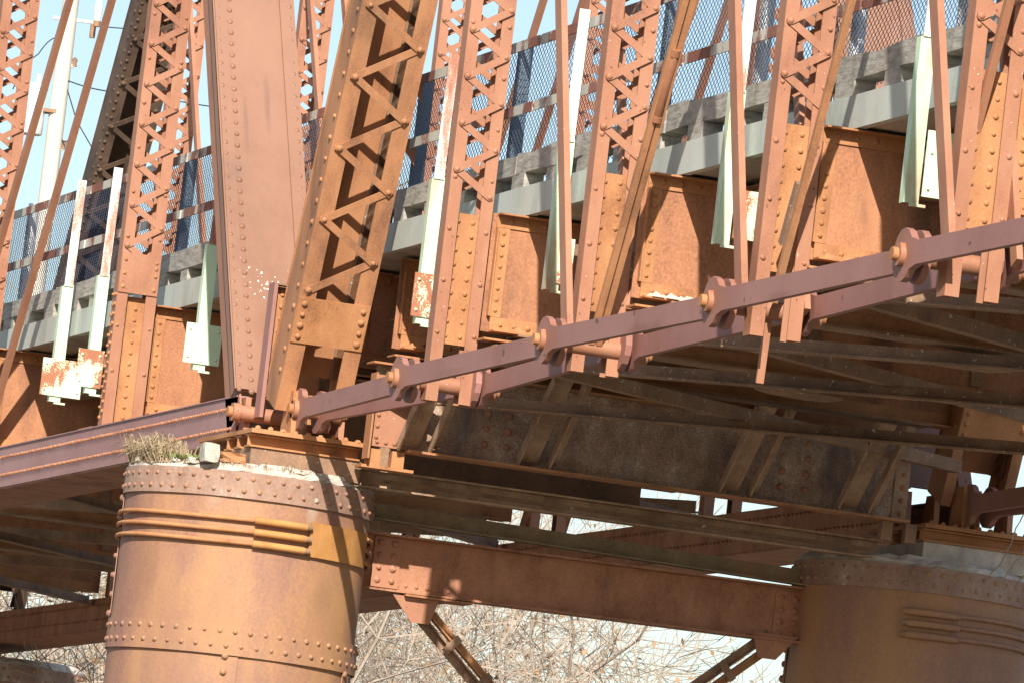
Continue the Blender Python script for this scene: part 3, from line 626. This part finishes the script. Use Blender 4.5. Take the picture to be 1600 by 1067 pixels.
# ------------------------------------------------------------------ chain link fence
ft = thing('chain_link_fence', (-14.5, .70, 1.60), 'chain-link fence with fine diamond mesh behind the guard rail', 'fence')
fm = MB(); d_ = .036; hh = .027; y_ = .66
x = -14.5; k = 0; fv = []; ff = []
rw = .0025
zs = [1.52 + hh * j for j in range(40)]
while x < 18.5:
    base = len(fv); jx = rnd.uniform(-.0035, .0035)
    for j, z in enumerate(zs):
        px = x + (d_ if (j + k) % 2 else 0); yo = .004 * (1 if (j + k) % 2 else -1)
        px += .004 * math.sin(z * 9 + x * 2.1) + jx; yo += .02 * math.sin(x * 1.7) * math.sin((z - 1.5) * 2.6)
        fv += [(px - rw, y_ + yo, z), (px + rw, y_ + yo - rw * .7, z), (px, y_ + yo + rw * 1.6, z)]
        if j:
            o = base + (j - 1) * 3
            ff += [(o, o+1, o+4, o+3), (o+1, o+2, o+5, o+4), (o+2, o, o+3, o+5)]
    x += d_; k += 1
fm.add(fv, ff); fm.build('wire_mesh', WIRE, ft, 'stuff')
MB().tube([(-14.5, .685, 2.60), (18.5, .685, 2.60)], .021, 8).build('top_pipe', GALV, ft)
for x in (-12.0, 9.25, 11.2, 13.25):
    MB().tube([(x, .74, 1.40), (x, .74, 2.68)], .052, 10).build('pipe_post', GALV, ft)
for x in (-6.25, -2.9, .95, 3.55, 7.1, 16.2):
    MB().box((x - .05, .70, 1.40), (x + .05, .79, 2.63)).build('square_post', BLUE, ft)

# ------------------------------------------------------------------ piers
OFF = V((.80, -.25, -.085)); RC = .955
def ring(mb, c, r0_, r1_, z0, z1, n=64, bulge=0):
    vs = []; fs = []
    for r_, z in ((r0_, z0), (r1_, z0), (r1_, z1), (r0_, z1)):
        vs += [V((c[0] + r_ * math.cos(2*math.pi*k/n), c[1] + r_ * math.sin(2*math.pi*k/n), z)) for k in range(n)]
    for q in range(4):
        for k in range(n): fs.append((q*n+k, q*n+(k+1)%n, ((q+1)%4)*n+(k+1)%n, ((q+1)%4)*n+k))
    return mb.add(vs, fs, False)
def shell(mb, c, r_, z0, z1, n=96):
    m_ = max(2, int((min(z1 - z0, 5)) / .16)); zz = [z1 - (z1 - max(z0, z1 - 5)) * k / m_ for k in range(m_ + 1)]
    if zz[-1] > z0 + .01: zz.append(z0)
    from mathutils import noise
    vs = []
    for z in zz:
        for k in range(n):
            a = 2*math.pi*k/n; q = V((math.cos(a), math.sin(a), z))
            rr = r_ - .006 + .012 * noise.noise(q * 2.3 + V((c[0], c[1], 0)) * 3)
            vs.append((c[0] + rr * q.x, c[1] + rr * q.y, z))
    return mb.add(vs, [(q*n+k, q*n+(k+1)%n, (q+1)*n+(k+1)%n, (q+1)*n+k) for q in range(len(zz)-1) for k in range(n)], True)
def torus(mb, c, r_, rt, z, a0, a1, n=60, m_=8, wob=0):
    pts = []
    for k in range(n + 1):
        a = a0 + (a1 - a0) * k / n
        pts.append(V((c[0] + r_ * math.cos(a), c[1] + r_ * math.sin(a), z + wob * math.sin(a * 3.1))))
    return mb.tube(pts, rt, m_)
def caisson(c, lab, aclamp, seams, flip=1, zo=0):
    cx, cy, cz = c
    t = thing('pier_caisson', (cx, cy, -9.5), lab, 'pier', 'riveted cylindrical pier caissons')
    Z = lambda z: cz + z
    s = MB(); shell(s, (cx, cy), RC, -9.6, Z(-1.93)); 
    s.build('lower_shell', CAISSON, t)
    s = MB(); shell(s, (cx, cy), RC + .002, Z(-1.931), Z(-.60)); ring(s, (cx, cy), .5, RC, Z(-.63), Z(-.605)); s.build('upper_shell', CAISSON, t)
    s = MB(); ring(s, (cx, cy), RC + .001, RC + .016, Z(-.79), Z(-.59), 96); s.build('rim_band', RIM, t)
    s = MB(); ring(s, (cx, cy), RC + .003, RC + .014, Z(-1.99), Z(-1.76), 96); s.build('lap_band', CAISSON, t)
    rv = MB()
    for k in range(52):
        a = 2 * math.pi * k / 52
        for z, rr, da in ((-.64, RC + .016, 0), (-.735, RC + .016, .5), (-1.81, RC + .014, 0), (-1.92, RC + .014, .5)):
            b = a + da * 2 * math.pi / 52; nn = V((math.cos(b), math.sin(b), 0))
            rv.rivet(V((cx, cy, Z(z))) + nn * rr, nn, r=.0205, h=.016)
    for a, z0, z1 in seams:
        nn = V((math.cos(a), math.sin(a), 0)); n_ = int((z1 - z0) / .115)
        rv.rivets(V((cx, cy, Z(z0))) + nn * (RC + .006), V((cx, cy, Z(z1))) + nn * (RC + .006), n_, nn, r=.03, h=.03)
        s = MB(); tn = V((-nn.y, nn.x, 0)); p = V((cx, cy, 0)) + nn * (RC - .003)
        s.prism(p + Z_ * Z(z0), p + Z_ * Z(z1), [(-.02, 0), (.10, 0), (.10, .007), (-.02, .009)], tn, nn); s.build('lap_seam', CAISSON, t)
    rv.build('rivets', CAISSON, t, 'stuff')
    # hoops: three rods tightened by sleeves against a clamp plate
    a = aclamp[0]
    for i, z in enumerate((-.945, -1.035, -1.125)):
        h = MB()
        if flip > 0: torus(h, (cx, cy), RC + .022, .0175, Z(z), a + 1.1 - 2 * math.pi, a, 80, 8, .008)
        else: torus(h, (cx, cy), RC + .022, .0175, Z(z), a + .3, a + .3 + 4.4, 80, 8, .008)
        h.build('hoop_rod', CAISSON if flip < 0 else RUST, t)
        h = MB(); torus(h, (cx, cy), RC + .03, .029, Z(z) - .004, a - .12, a + .30, 10, 8); tb = h.build('turnbuckle', CLAMP if flip > 0 else CAISSON, t)
        e = (a + .30, a + .345) if flip > 0 else (a - .165, a - .12)
        h = MB(); torus(h, (cx, cy), RC + .034, .026, Z(z) - .004, e[0], e[1], 3, 6); h.build('nut', DARK, tb)
    if flip > 0:
        n_ = 14; vs = []; fs = []
        for r_, in ((RC + .004,), (RC + .022,)):
            for z in (Z(-1.165), Z(-.90)):
                vs += [V((cx + r_ * math.cos(a), cy + r_ * math.sin(a), z)) for a in [aclamp[0] + .35 + (.74) * k / n_ for k in range(n_ + 1)]]
        N = n_ + 1
        for k in range(n_):
            fs += [(k, k+1, N+k+1, N+k), (2*N+k, 2*N+k+1, 3*N+k+1, 3*N+k), (N+k, N+k+1, 3*N+k+1, 3*N+k), (k, k+1, 2*N+k+1, 2*N+k)]
        fs += [(0, N, 3*N, 2*N), (N-1, 2*N-1, 4*N-1, 3*N-1)]
        s = MB().add(vs, fs, False); s.build('clamp_plate', CLAMP, t)
    # pale concrete cap with a broken edge
    n_ = 72; vs = []; fs = []
    for q, (r_, z) in enumerate(((RC - .03, -.62), (RC + .0, -.59), (RC - .01, -.555), (RC - .07, -.515))):
        vs += [V((cx + (r_ + rnd.uniform(-.025, .012) * (q > 0)) * math.cos(2*math.pi*k/n_), cy + (r_ + rnd.uniform(-.025, .012) * (q > 0)) * math.sin(2*math.pi*k/n_), Z(z + rnd.uniform(-.018, .018) * (q > 0)))) for k in range(n_)]
        if q: fs += [((q-1)*n_+k, (q-1)*n_+(k+1)%n_, q*n_+(k+1)%n_, q*n_+k) for k in range(n_)]
    fs.append(tuple(range(3*n_, 4*n_)))
    s = MB().add(vs, fs, False); s.build('concrete_cap', STONE, t)
    return t
caisson((OFF.x, OFF.y, OFF.z), 'sunlit rusty cylindrical caisson with orange hoops and rivet bands', (-.07, 0), [(-1.84, -1.72, -.82), (-.30, -6, -2.0), (.9, -6, -2.0)])
caisson((OFF.x, YF + OFF.y, OFF.z), 'shaded rusty caisson at lower right with dull hoops', (-.25, 0), [(-1.84, -6, -.82), (-.45, -6, -2.0)], flip=-1)
caisson((-31.2, YF, -.0), 'distant caisson top at the lower left corner', (-.2, .1), [], flip=-1)
caisson((-31.2, 0, -.0), 'distant caisson of the near truss beyond the left edge', (-.2, .1), [], flip=-1)

# bearings on the caissons
def bearing(y0, lab, padm):
    ox, oz = OFF.x, OFF.z
    t = thing('bearing', (ox, y0 + OFF.y, oz - .46), lab, 'bearing', 'bearing grillages on the caissons')
    Y0 = y0 + OFF.y
    MB().box((ox - .75, Y0 - .22, oz - .54), (ox + .72, Y0 + .66, oz - .375)).build('pad', padm, t)
    for k in range(3):
        xx = ox + .66 - k * .3
        MB().prism((xx, Y0 - .24, oz - .322), (xx, Y0 + .64, oz - .322), IP(.16, .10, .014), X_, Z_).build('grillage_beam', RUST, t)
    MB().box((ox - .8, Y0 - .25, oz - .268), (ox + .80, Y0 + .66, oz - .235)).build('sole_plate', RUST, t)
    rv = MB(); rv.rivets((ox + .78, Y0 - .2, oz - .235), (ox + .78, Y0 + .6, oz - .235), 9, Z_, r=.026, h=.026); rv.build('rivets', RUST, t, 'stuff')
    for i, (xx, yy) in enumerate(((-.35, -.02), (-.35, .22), (-.35, .46), (.75, .06), (.75, .44), (.52, .25))):
        MB().prism((0, Y0 + yy, 0), (0, Y0 + yy + .045, 0), [(ox + xx - .30, oz - .232), (ox + xx + .02, oz - .232), (ox + xx - .02, oz + .10), (ox + xx - .22, oz + .10)], X_, Z_).build('shoe_plate', RUST if i % 2 else PAINT, t)
    return t
bearing(0, 'rusted bearing grillage on the sunlit caisson under the end posts', DARK)
bearing(YF, 'dark bearing grillage on the shaded caisson at right', STONE)
# small riveted gusset post between the two end posts
t = thing('bearing_post', (1.0, -.05, -.12), 'short riveted orange plate post between the two inclined members', 'gusset post')
MB().prism((.66, -.225, -.15), (.66, -.225, .90), [(-.10, 0), (.06, 0), (.06, .03), (-.10, .03)], X_, Y_).build('edge_channel', CHORD, t)
MB().box((.60, -.19, 0), (.615, .25, .88)).build('web_plate', RUST, t)
MB().box((.60, -.19, .885), (.72, .25, .9)).build('top_plate', DARK, t)
MB().box((.616, -.19, .02), (.628, -.07, .86)).build('edge_angle', RUST, t)
MB().box((.616, -.068, .77), (.628, .2, .86)).build('top_angle', RUST, t)
rv = MB(); rv.rivets((.628, -.13, .06), (.628, -.13, .82), 9, X_, r=.021); rv.rivets((.628, -.02, .815), (.628, .18, .815), 3, X_, r=.021); rv.build('rivets', RUST, t, 'stuff')

# end floor beam between the bearings with raking knees
fx = OFF.x + .86; yo = OFF.y; zo = OFF.z
t = thing('end_girder', (fx, .6 + yo, -.30 + zo), 'deep rusty end girder spanning between the two caissons', 'girder')
MB().box((fx - .007, .66 + yo, -.25 + zo), (fx + .007, 5.05 + yo, .37 + zo)).build('web', GIRD, t)
f = MB(); f.prism((fx, .6 + yo, zo), (fx, 5.05 + yo, zo), [(-.10, .372), (.12, .372), (.12, .388), (-.10, .388)], X_, Z_); f.build('top_flange', RUST, t)
f = MB(); f.prism((fx, .95 + yo, zo), (fx, 5.05 + yo, zo), [(-.10, -.27), (.14, -.27), (.14, -.252), (-.10, -.252)], X_, Z_); f.build('bottom_flange', OLIVE, t)
MB().box((fx + .008, .66 + yo, -.25 + zo), (fx + .02, .95 + yo, .30 + zo)).build('end_plate', PAINT, t)
f = MB(); f.prism((fx, .62 + yo, -.36 + zo), (fx, .62 + yo, .30 + zo), [(.0, 0), (.16, 0), (.16, .015), (.015, .015), (.015, .04), (0, .04)], X_, Y_); f.build('end_angle', OLIVE, t)
rv = MB(); rv.rivets((fx + .021, .71 + yo, -.18 + zo), (fx + .021, .71 + yo, .25 + zo), 6, X_, r=.02); rv.rivets((fx + .021, .72 + yo, -.215 + zo), (fx + .021, .93 + yo, -.215 + zo), 4, X_, r=.02)
for yy in (1.58, 1.76, 4.0, 4.2): rv.rivets((fx + .008, yy + yo, -.12 + zo), (fx + .008, yy + yo, .24 + zo), 4, X_, r=.03, h=.022)
rv.rivets((fx + .02, 5.0 + yo, -.2 + zo), (fx + .02, 5.0 + yo, .3 + zo), 6, X_, r=.026)
rv.build('rivets', WEB, t, 'stuff')
MB().box((fx + .008, 4.93 + yo, -.25 + zo), (fx + .02, 5.05 + yo, .36 + zo)).build('end_angle', TANST, t)
for y in (1.02, 1.98, 3.62, 4.60):
    for da, wd in ((0, .15), (.17, .07)):
        yy = y + da + yo
        k = MB(); k.prism((fx + .05, yy, -.215 + zo), (fx + .80, yy, .40 + zo), [(-wd, -.012), (wd * .15, -.012), (wd * .15, .0), (-wd + .014, .0), (-wd + .014, .07), (-wd, .07)], Y_, V((.63, 0, -.77))); k.build('raking_knee', TANST, t)
for y in (.66, .85):
    MB().box((fx - .06, y + yo, -.40 + zo), (fx + .03, y + .10 + yo, -.272 + zo)).build('pedestal_leg', RUST, t)
MB().box((fx - .1, .60 + yo, -.425 + zo), (fx + .08, 1.02 + yo, -.402 + zo)).build('pedestal_plate', RUST, t)
# right end pedestals
for y in (4.86, 5.06):
    MB().box((fx - .06, y + yo, -.42 + zo), (fx + .03, y + .09 + yo, -.272 + zo)).build('pedestal_leg', DARK, t)

lg = OFF.x - .95
t = thing('end_girder', (lg, .6 + yo, -.30 + zo), 'dark end girder of the left span, behind the rusty one between the caissons', 'girder')
MB().box((lg - .007, .5 + yo, -.33 + zo), (lg + .007, 3.45 + yo, .45 + zo)).build('web', DARK, t)
MB().prism((lg, .5 + yo, zo), (lg, 3.45 + yo, zo), [(-.12, -.35), (.12, -.35), (.12, -.332), (-.12, -.332)], X_, Z_).build('bottom_flange', DARK, t)
bx = OFF.x + .55
b = MB().prism((bx, .62 + yo, -.485 + zo), (bx, 4.95 + yo, -.485 + zo), [(0, .075), (.15, .075), (.15, .061), (.016, .061), (.016, -.061), (.15, -.061), (.15, -.075), (0, -.075)], X_, Z_)
t = thing('transverse_channel', (bx, .62 + yo, -.5 + zo), 'long channel resting across both caisson tops', 'channel beam')
b.build('channel', TANST, t); MB().box((bx + .017, .9 + yo, -.50 + zo), (bx + .024, 4.9 + yo, -.47 + zo)).build('web_strip', DARK, t)
gx = OFF.x + .02
b = MB().prism((gx, .93 + yo, -.685 + zo), (gx, 4.62 + yo, -.745 + zo), [(0, .07), (.03, .07), (.03, -.045), (.11, -.045), (.11, -.058), (0, -.058)], X_, Z_)
single('transverse_angle', b, GREENBEAM, 'mottled greenish-brown angle beam between the caissons, above the big strut', 'angle beam', org=(gx, .93 + yo, -.7 + zo))
# big strut
t = thing('pier_strut', (OFF.x, .95 + yo, -1.28 + zo), 'big rusty riveted strut joining the two caissons, left end sunlit', 'strut')
p0 = V((OFF.x, .93 + yo, -1.065 + zo)); p1 = V((OFF.x, 4.66 + yo, -1.035 + zo))
MB().prism(p0, p1, [(-.007, -.205), (.007, -.205), (.007, .205), (-.007, .205)], X_, Z_).build('web', WEB, t)
MB().prism(p0, p1, [(-.10, .206), (.12, .206), (.12, .222), (-.10, .222)], X_, Z_).build('top_flange', WEB, t)
MB().prism(p0, p1, [(-.10, -.222), (.12, -.222), (.12, -.206), (-.10, -.206)], X_, Z_).build('bottom_flange', WEB, t)
for y, s in ((1.09, 1), (4.40, -1)):
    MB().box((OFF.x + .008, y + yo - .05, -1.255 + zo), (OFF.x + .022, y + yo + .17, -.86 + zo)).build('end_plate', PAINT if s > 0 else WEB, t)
    rv = MB()
    for a in (0, .115): rv.rivets((OFF.x + .022, y + yo + a, -1.20 + zo), (OFF.x + .022, y + yo + a, -.91 + zo), 4, X_, r=.03, h=.022)
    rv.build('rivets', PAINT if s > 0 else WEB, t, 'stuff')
rv = MB(); rv.rivets((OFF.x + .007, 1.33 + yo, -1.22 + zo), (OFF.x + .007, 1.68 + yo, -1.22 + zo), 5, X_, r=.022); rv.build('rivets', PAINT, t, 'stuff')
MB().box((OFF.x - .15, 1.3 + yo, -1.305 + zo), (OFF.x + .15, 1.85 + yo, -1.29 + zo)).build('gusset_plate', OLIVE, t)
# diagonal braces under the strut
def brace(a, b, lab):
    a, b = V(a), V(b); t = thing('sway_brace', a, lab, 'brace', 'sway braces below the strut')
    dd = (b - a).normalized(); side = dd.cross(X_).normalized()
    for s in (-1, 1):
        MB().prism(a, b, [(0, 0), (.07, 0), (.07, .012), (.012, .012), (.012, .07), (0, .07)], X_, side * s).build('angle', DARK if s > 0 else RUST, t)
        for v in t.children[-1].data.vertices: v.co += side * s * .015
    for k in range(10):
        c = a.lerp(b, k / 9.5 + .02); MB().prism(c - side * .085, c + side * .085, [(.07, -.03), (.08, -.03), (.08, .03), (.07, .03)], X_, dd).build('batten', DARK, t)
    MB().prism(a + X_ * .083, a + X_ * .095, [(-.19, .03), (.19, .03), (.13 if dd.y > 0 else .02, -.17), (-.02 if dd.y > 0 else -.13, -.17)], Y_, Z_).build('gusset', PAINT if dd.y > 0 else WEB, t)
brace((OFF.x, 1.40 + yo, -1.33 + zo), (OFF.x, 4.1 + yo, -3.75 + zo), 'sway brace descending rightward from the sunlit end of the strut')
brace((OFF.x, 4.36 + yo, -1.24 + zo), (OFF.x, 1.5 + yo, -3.7 + zo), 'sway brace descending leftward from the shaded end of the strut')

# concrete block, rubble, grass on the caisson top
zt = OFF.z - .48
def rock(lo, hi, sd, k=.16):
    q = random.Random(sd); b = bmesh.new(); bmesh.ops.create_cube(b, size=1); bmesh.ops.subdivide_edges(b, edges=b.edges[:], cuts=2, use_grid_fill=True)
    c = (V(lo) + V(hi)) / 2; d = V(hi) - V(lo); mb = MB()
    vs = []
    for v in b.verts:
        p = v.co + V((q.gauss(0, 1), q.gauss(0, 1), q.gauss(0, 1))) * k * .12
        if v.co.length > .8: p *= .90
        vs.append((c.x + p.x * d.x, c.y + p.y * d.y, c.z + p.z * d.z))
    mb.add(vs, [tuple(v.index for v in f.verts) for f in b.faces]); b.free(); return mb
single('concrete_block', rock((1.52, -.87, -.63), (1.68, -.75, -.485), 2), SOFFIT, 'small chipped concrete block on the caisson rim beside dry grass', 'concrete block', org=(1.52, -.89, -.61))
single('rubble_slab', rock((1.45, -.72, -.61), (1.62, -.52, -.53), 5, .3), RUST, 'flat rusty slab lying on the caisson rim beside the concrete block', 'rubble', org=(1.45, -.7, -.6))
rb = MB(); r2 = random.Random(3)
for k in range(60):
    a = r2.uniform(-1.5, .9); rr = RC - r2.uniform(.02, .2); s_ = r2.uniform(.012, .04); p = V((OFF.x + rr * math.cos(a), OFF.y + rr * math.sin(a), OFF.z - .535))
    q = rock(p - V((s_, s_, s_ * .6)), p + V((s_, s_, s_ * .6)), k, .5); rb.add(q.v, q.f)
tag(rb.build('gravel', STONE), 'loose stones and silt scattered round the sunlit caisson rim', 'gravel', kind='stuff')
gr = MB()
for k in range(2600):
    main = k < 2000
    a = r2.gauss(-1.5, .27) if main else r2.uniform(-1.3, .2); rr = RC - abs(r2.gauss(0, .16)) - .01
    cl = .55 + .45 * math.sin(a * 17) * math.sin(a * 7 + 1)
    p = V((OFF.x + rr * math.cos(a), OFF.y + rr * math.sin(a), OFF.z - .56)); h_ = r2.uniform(.05, .22) * (1 if main else .35) * (.5 + cl)
    dr = V((math.cos(a) * r2.uniform(-.3, 1.2) + r2.uniform(-.8, .8), math.sin(a) * r2.uniform(-.3, 1.2) + r2.uniform(-.8, .8), 0)) * h_ * .6; ww = V((r2.uniform(-1, 1), r2.uniform(-1, 1), 0)).normalized() * .0045
    q = p + dr * .4 + Z_ * h_ * .75; e = p + dr * 1.3 + Z_ * h_ * r2.uniform(.25, .95)
    gr.add([p - ww, p + ww, q + ww * .8, q - ww * .8, e], [(0, 1, 2, 3), (3, 2, 4)])
tag(gr.build('dry_grass', GRASS), 'drooping tufts of dry straw grass on the sunlit caisson rim', 'grass', kind='stuff')
gr = MB()
for k in range(500):
    a = r2.uniform(-1.15, -.55); rr = RC - r2.uniform(.0, .2)
    p = V((OFF.x + rr * math.cos(a), OFF.y + rr * math.sin(a), OFF.z - .52)); s = r2.uniform(.008, .02)
    d1 = V((r2.uniform(-1, 1), r2.uniform(-1, 1), r2.uniform(.2, 1))).normalized() * s; d2 = d1.orthogonal().normalized() * s
    gr.add([p, p + d1 + d2, p + d1 * 2.2, p + d1 - d2], [(0, 1, 2, 3)])
tag(gr.build('moss', MOSS), 'small green moss patch at the foot of the concrete block', 'moss', kind='stuff')
# dry vine on the right pier
vn = MB()
for s in range(4):
    p = V((OFF.x + .98, 5.75 + yo + .12 * s, -.62 + zo)); pts = [p]
    dv = V((0, .03, .05))
    for k in range(22):
        dv = dv * .8 + V((r2.uniform(-.006, .006), r2.uniform(-.012, .018), r2.uniform(-.002, .014))); p = p + dv * .8; pts.append(p)
    vn.tube(pts, .005, 5)
single('dry_vine', vn, BARK, 'thin dry vine stems climbing beside the shaded bearing', 'vine', org=(OFF.x + .98, 5.75, -.7))

# ------------------------------------------------------------------ utility pole and wires
def raydir(px, py): return (FW * FPX + RT * (px - 800) - UPR * (py - 533.5)).normalized()
def at(px, py, dist): return CPOS + raydir(px, py) * dist
PD = 134
pt = at(88, 190, PD); bx_, by_ = pt.x, pt.y
pole = thing('utility_pole', (bx_, by_, -9.5), 'bleached wooden utility pole at far left beyond the bridge', 'utility pole')
MB().tube([(bx_, by_, -9.6), (bx_, by_, pt.z + 3.5)], [.19, .135], 12).build('pole_shaft', POLEW, pole)
hr = V((-raydir(88, 190).y, raydir(88, 190).x, 0)).normalized() * -1
for dz, l_ in ((1.72, .65), (.95, .2), (-.45, .18), (-1.2, .16)):
    c = V((bx_, by_, pt.z + dz)); MB().bar(c - hr * l_ * .4, c + hr * l_, .05, .06, Z_).build('bracket_arm', POLEW, pole)
    ins = MB(); e = c + hr * l_ * .92; ins.tube([e, e + Z_ * .05, e + Z_ * .11, e + Z_ * .15], [.05, .035, .05, .02], 8); ins.build('insulator', DARK if dz < 1 else ENAMEL, pole)
    if dz < 1.5: continue
    e = c + hr * .42; MB().tube([e - Z_ * .03, e - Z_ * .26], .05, 8).build('cutout_switch', DARK, pole)
c = V((bx_, by_, pt.z + .15)) - hr * .42
tr = thing('transformer', (c.x, c.y, c.z - .35), 'white cylindrical transformer can hung on the utility pole', 'transformer')
MB().tube([c - Z_ * .42, c - Z_ * .40, c + Z_ * .36, c + Z_ * .43], [.2, .215, .215, .16], 16).build('tank', ENAMEL, tr)
MB().tube([c + Z_ * .34, c + Z_ * .40], .228, 16).build('lid_rim', ENAMEL, tr)
MB().tube([c + Z_ * .42 + hr * .05, c + Z_ * .6 + hr * .05], .04, 8).build('bushing', ENAMEL, tr)
MB().bar(c + hr * .18, c + hr * .40, .06, .3, Z_).build('hanger', DARK, tr)
c = at(153, 22, PD)
ar = thing('lightning_arrester', c, 'small white arrester hanging beside the pole top', 'arrester')
MB().tube([c + Z_ * .25, c + Z_ * .1, c, c - Z_ * .12], [.045, .07, .06, .05], 10).build('body', ENAMEL, ar); MB().tube([c - Z_ * .12, c - Z_ * .22], .06, 8).build('cap', DARK, ar)
def wire(pts, lab, sag=0.0, r_=.011):
    P = []
    for i in range(len(pts) - 1):
        for k in range(8):
            u = k / 8; P.append(pts[i].lerp(pts[i+1], u) - Z_ * sag * 4 * u * (1 - u))
    P.append(pts[-1]); mb = MB().tube(P, r_, 5)
    single('power_cable', mb, BLACKW, lab, 'cable', 'cables on the utility pole', tuple(P[0]))
wire([at(155, 42, PD), at(205, 46, PD), at(350, 60, PD + 6)], 'cable running right from the white arrester')
wire([at(107, 127, PD), at(200, 145, PD + 3), at(620, 205, PD + 20)], 'long cable running right behind the trusses', .05)
wire([at(93, 210, PD), at(112, 212, PD - .3), at(125, 195, PD - .6)], 'short looping cable on the pole', .12)
wire([at(105, 140, PD), at(120, 190, PD), at(160, 260, PD)], 'cable dropping from the pole to the bridge')
wire([at(95, 60, PD), at(60, 85, PD), at(20, 140, PD)], 'cable bowing left above the transformer', -.1)

# ------------------------------------------------------------------ bare trees
def tree_mesh(seed, H, spread, dens):
    r = random.Random(seed); tv = []; tf = []; cv = []; cf = []; lv = []; lf = []
    def seg(a, b, ra, rb, vs, fs, n):
        d = (b - a).normalized(); u = d.orthogonal().normalized(); w_ = d.cross(u); o = len(vs)
        for p, q in ((a, ra), (b, rb)):
            vs.extend([p + (u * math.cos(2*math.pi*k/n) + w_ * math.sin(2*math.pi*k/n)) * q for k in range(n)])
        fs.extend([(o+k, o+(k+1) % n, o+n+(k+1) % n, o+n+k) for k in range(n)])
    def grow(p, d, L, rad, lev):
        n = 5 if lev < 3 else 3; steps = 4 if lev < 3 else 3
        q = p; dd = d
        for i in range(steps):
            dd = (dd + V((r.gauss(0, .13), r.gauss(0, .13), r.gauss(.04, .10)))).normalized()
            e = q + dd * (L / steps); r0_ = rad * (1 - .45 * i / steps); r1_ = rad * (1 - .45 * (i + 1) / steps)
            seg(q, e, r0_, r1_, tv if lev < 2 else cv, tf if lev < 2 else cf, n)
            q = e
            if lev < 5 and (i > 0 or lev > 0):
                for _ in range(dens if lev < 4 else 2):
                    ax = dd.orthogonal().normalized(); ax.rotate(Matrix.Rotation(r.uniform(0, 6.28), 3, dd))
                    nd = (dd * r.uniform(.55, .95) + ax * r.uniform(.5, .95) * spread).normalized()
                    if r.random() < (.62 if lev < 4 else .8): grow(q, nd, L * r.uniform(.5, .74), max(.007, r1_ * .55), lev + 1)
            elif lev == 5 and r.random() < .05:
                s = r.uniform(.03, .07); a = V((r.gauss(0,1), r.gauss(0,1), r.gauss(0,1))).normalized() * s; b = a.orthogonal().normalized() * s * .5
                o = len(lv); lv.extend([q, q + a + b, q + a * 2, q + a - b]); lf.append((o, o+1, o+2, o+3))
    grow(V((0, 0, 0)), V((r.gauss(0, .05), r.gauss(0, .05), 1)).normalized(), H * .42, H * .017, 0)
    def mk(nm, vs, fs, mt):
        me = bpy.data.meshes.new(nm); me.from_pydata(vs, [], fs); me.materials.append(mt); return me
    return mk('trunk', tv, tf, BARK), mk('crown', cv, cf, BARK), mk('dead_leaves', lv, lf, LEAF)
TM = [tree_mesh(11, 15, 1.0, 2), tree_mesh(23, 14, 1.15, 2), tree_mesh(37, 13, 1.05, 2)]
spots = [(590, 96, 1.05, 'bare tree seen just right of the sunlit caisson'), (600, 104, 1.05, 'bare tree seen past the upper sway brace'), (640, 98, 1.0, 'dense bare tree close behind the upper sway brace'), (655, 108, 1.05, 'bare tree with spreading limbs behind the sway brace'),
         (790, 128, .8, 'thin bare tree under the left half of the strut'), (870, 140, .72, 'thinner bare tree under the middle of the strut'), (960, 134, .74, 'sparse bare tree with fine twigs right of middle'), (1060, 146, .70, 'faint bare tree left of the right-hand sway brace'),
         (1150, 150, .70, 'faint bare tree behind the right-hand sway brace'), (1220, 152, .68, 'faint bare tree beside the shaded caisson'), (30, 104, 1.1, 'bare tree behind the distant caisson at lower left'), (100, 98, 1.12, 'dense bare tree in the gap left of the sunlit caisson'), (165, 102, 1.1, 'bare tree touching the left side of the sunlit caisson'),
         (1640, 150, .75, 'bare tree beyond the right edge'), (600, 126, 1.2, 'taller bare tree behind the others under the strut'), (60, 126, 1.25, 'taller bare tree behind the others at lower left'), (560, 120, 1.2, 'tall bare tree mostly behind the sunlit caisson'), (900, 160, .8, 'tall bare tree glimpsed through the slot above the strut'), (640, 138, 1.2, 'tall bare tree seen through the slot between the beams'), (130, 118, 1.2, 'tall bare tree behind the left gap'),
         (615, 112, 1.15, 'bare tree in the thick of the brush right of the sunlit caisson'), (610, 112, 1.05, 'bare tree in the thick of the brush by the upper sway brace'), (630, 118, 1.1, 'bare tree in the middle row of the brush'), (605, 122, 1.15, 'bare tree in the back row of brush by the caisson'), (80, 110, 1.15, 'bare tree in the back row at lower left'), (150, 132, 1.3, 'farthest bare tree in the left gap'), (40, 116, 1.2, 'bare tree in the second row at lower left'), (600, 134, 1.35, 'farthest bare tree right of the sunlit caisson'), (590, 92, .9, 'nearest bare tree under the upper sway brace'), (570, 102, 1.0, 'bare tree half hidden by the sunlit caisson')]
for i, (px, dist, s, l) in enumerate(spots):
    p = at(px, 1000, dist)
    t = thing('bare_tree', (p.x, p.y, -9.6), l, 'tree', 'bare trees on the far bank')
    t.scale = (s, s, s); t.rotation_euler = (0, 0, rnd.uniform(0, 6.28))
    for nm, me in zip(('trunk', 'crown', 'dead_leaves'), TM[i % 3]):
        o = bpy.data.objects.new(nm, me); col.objects.link(o); o.parent = t
        if nm == 'dead_leaves': o['kind'] = 'stuff'
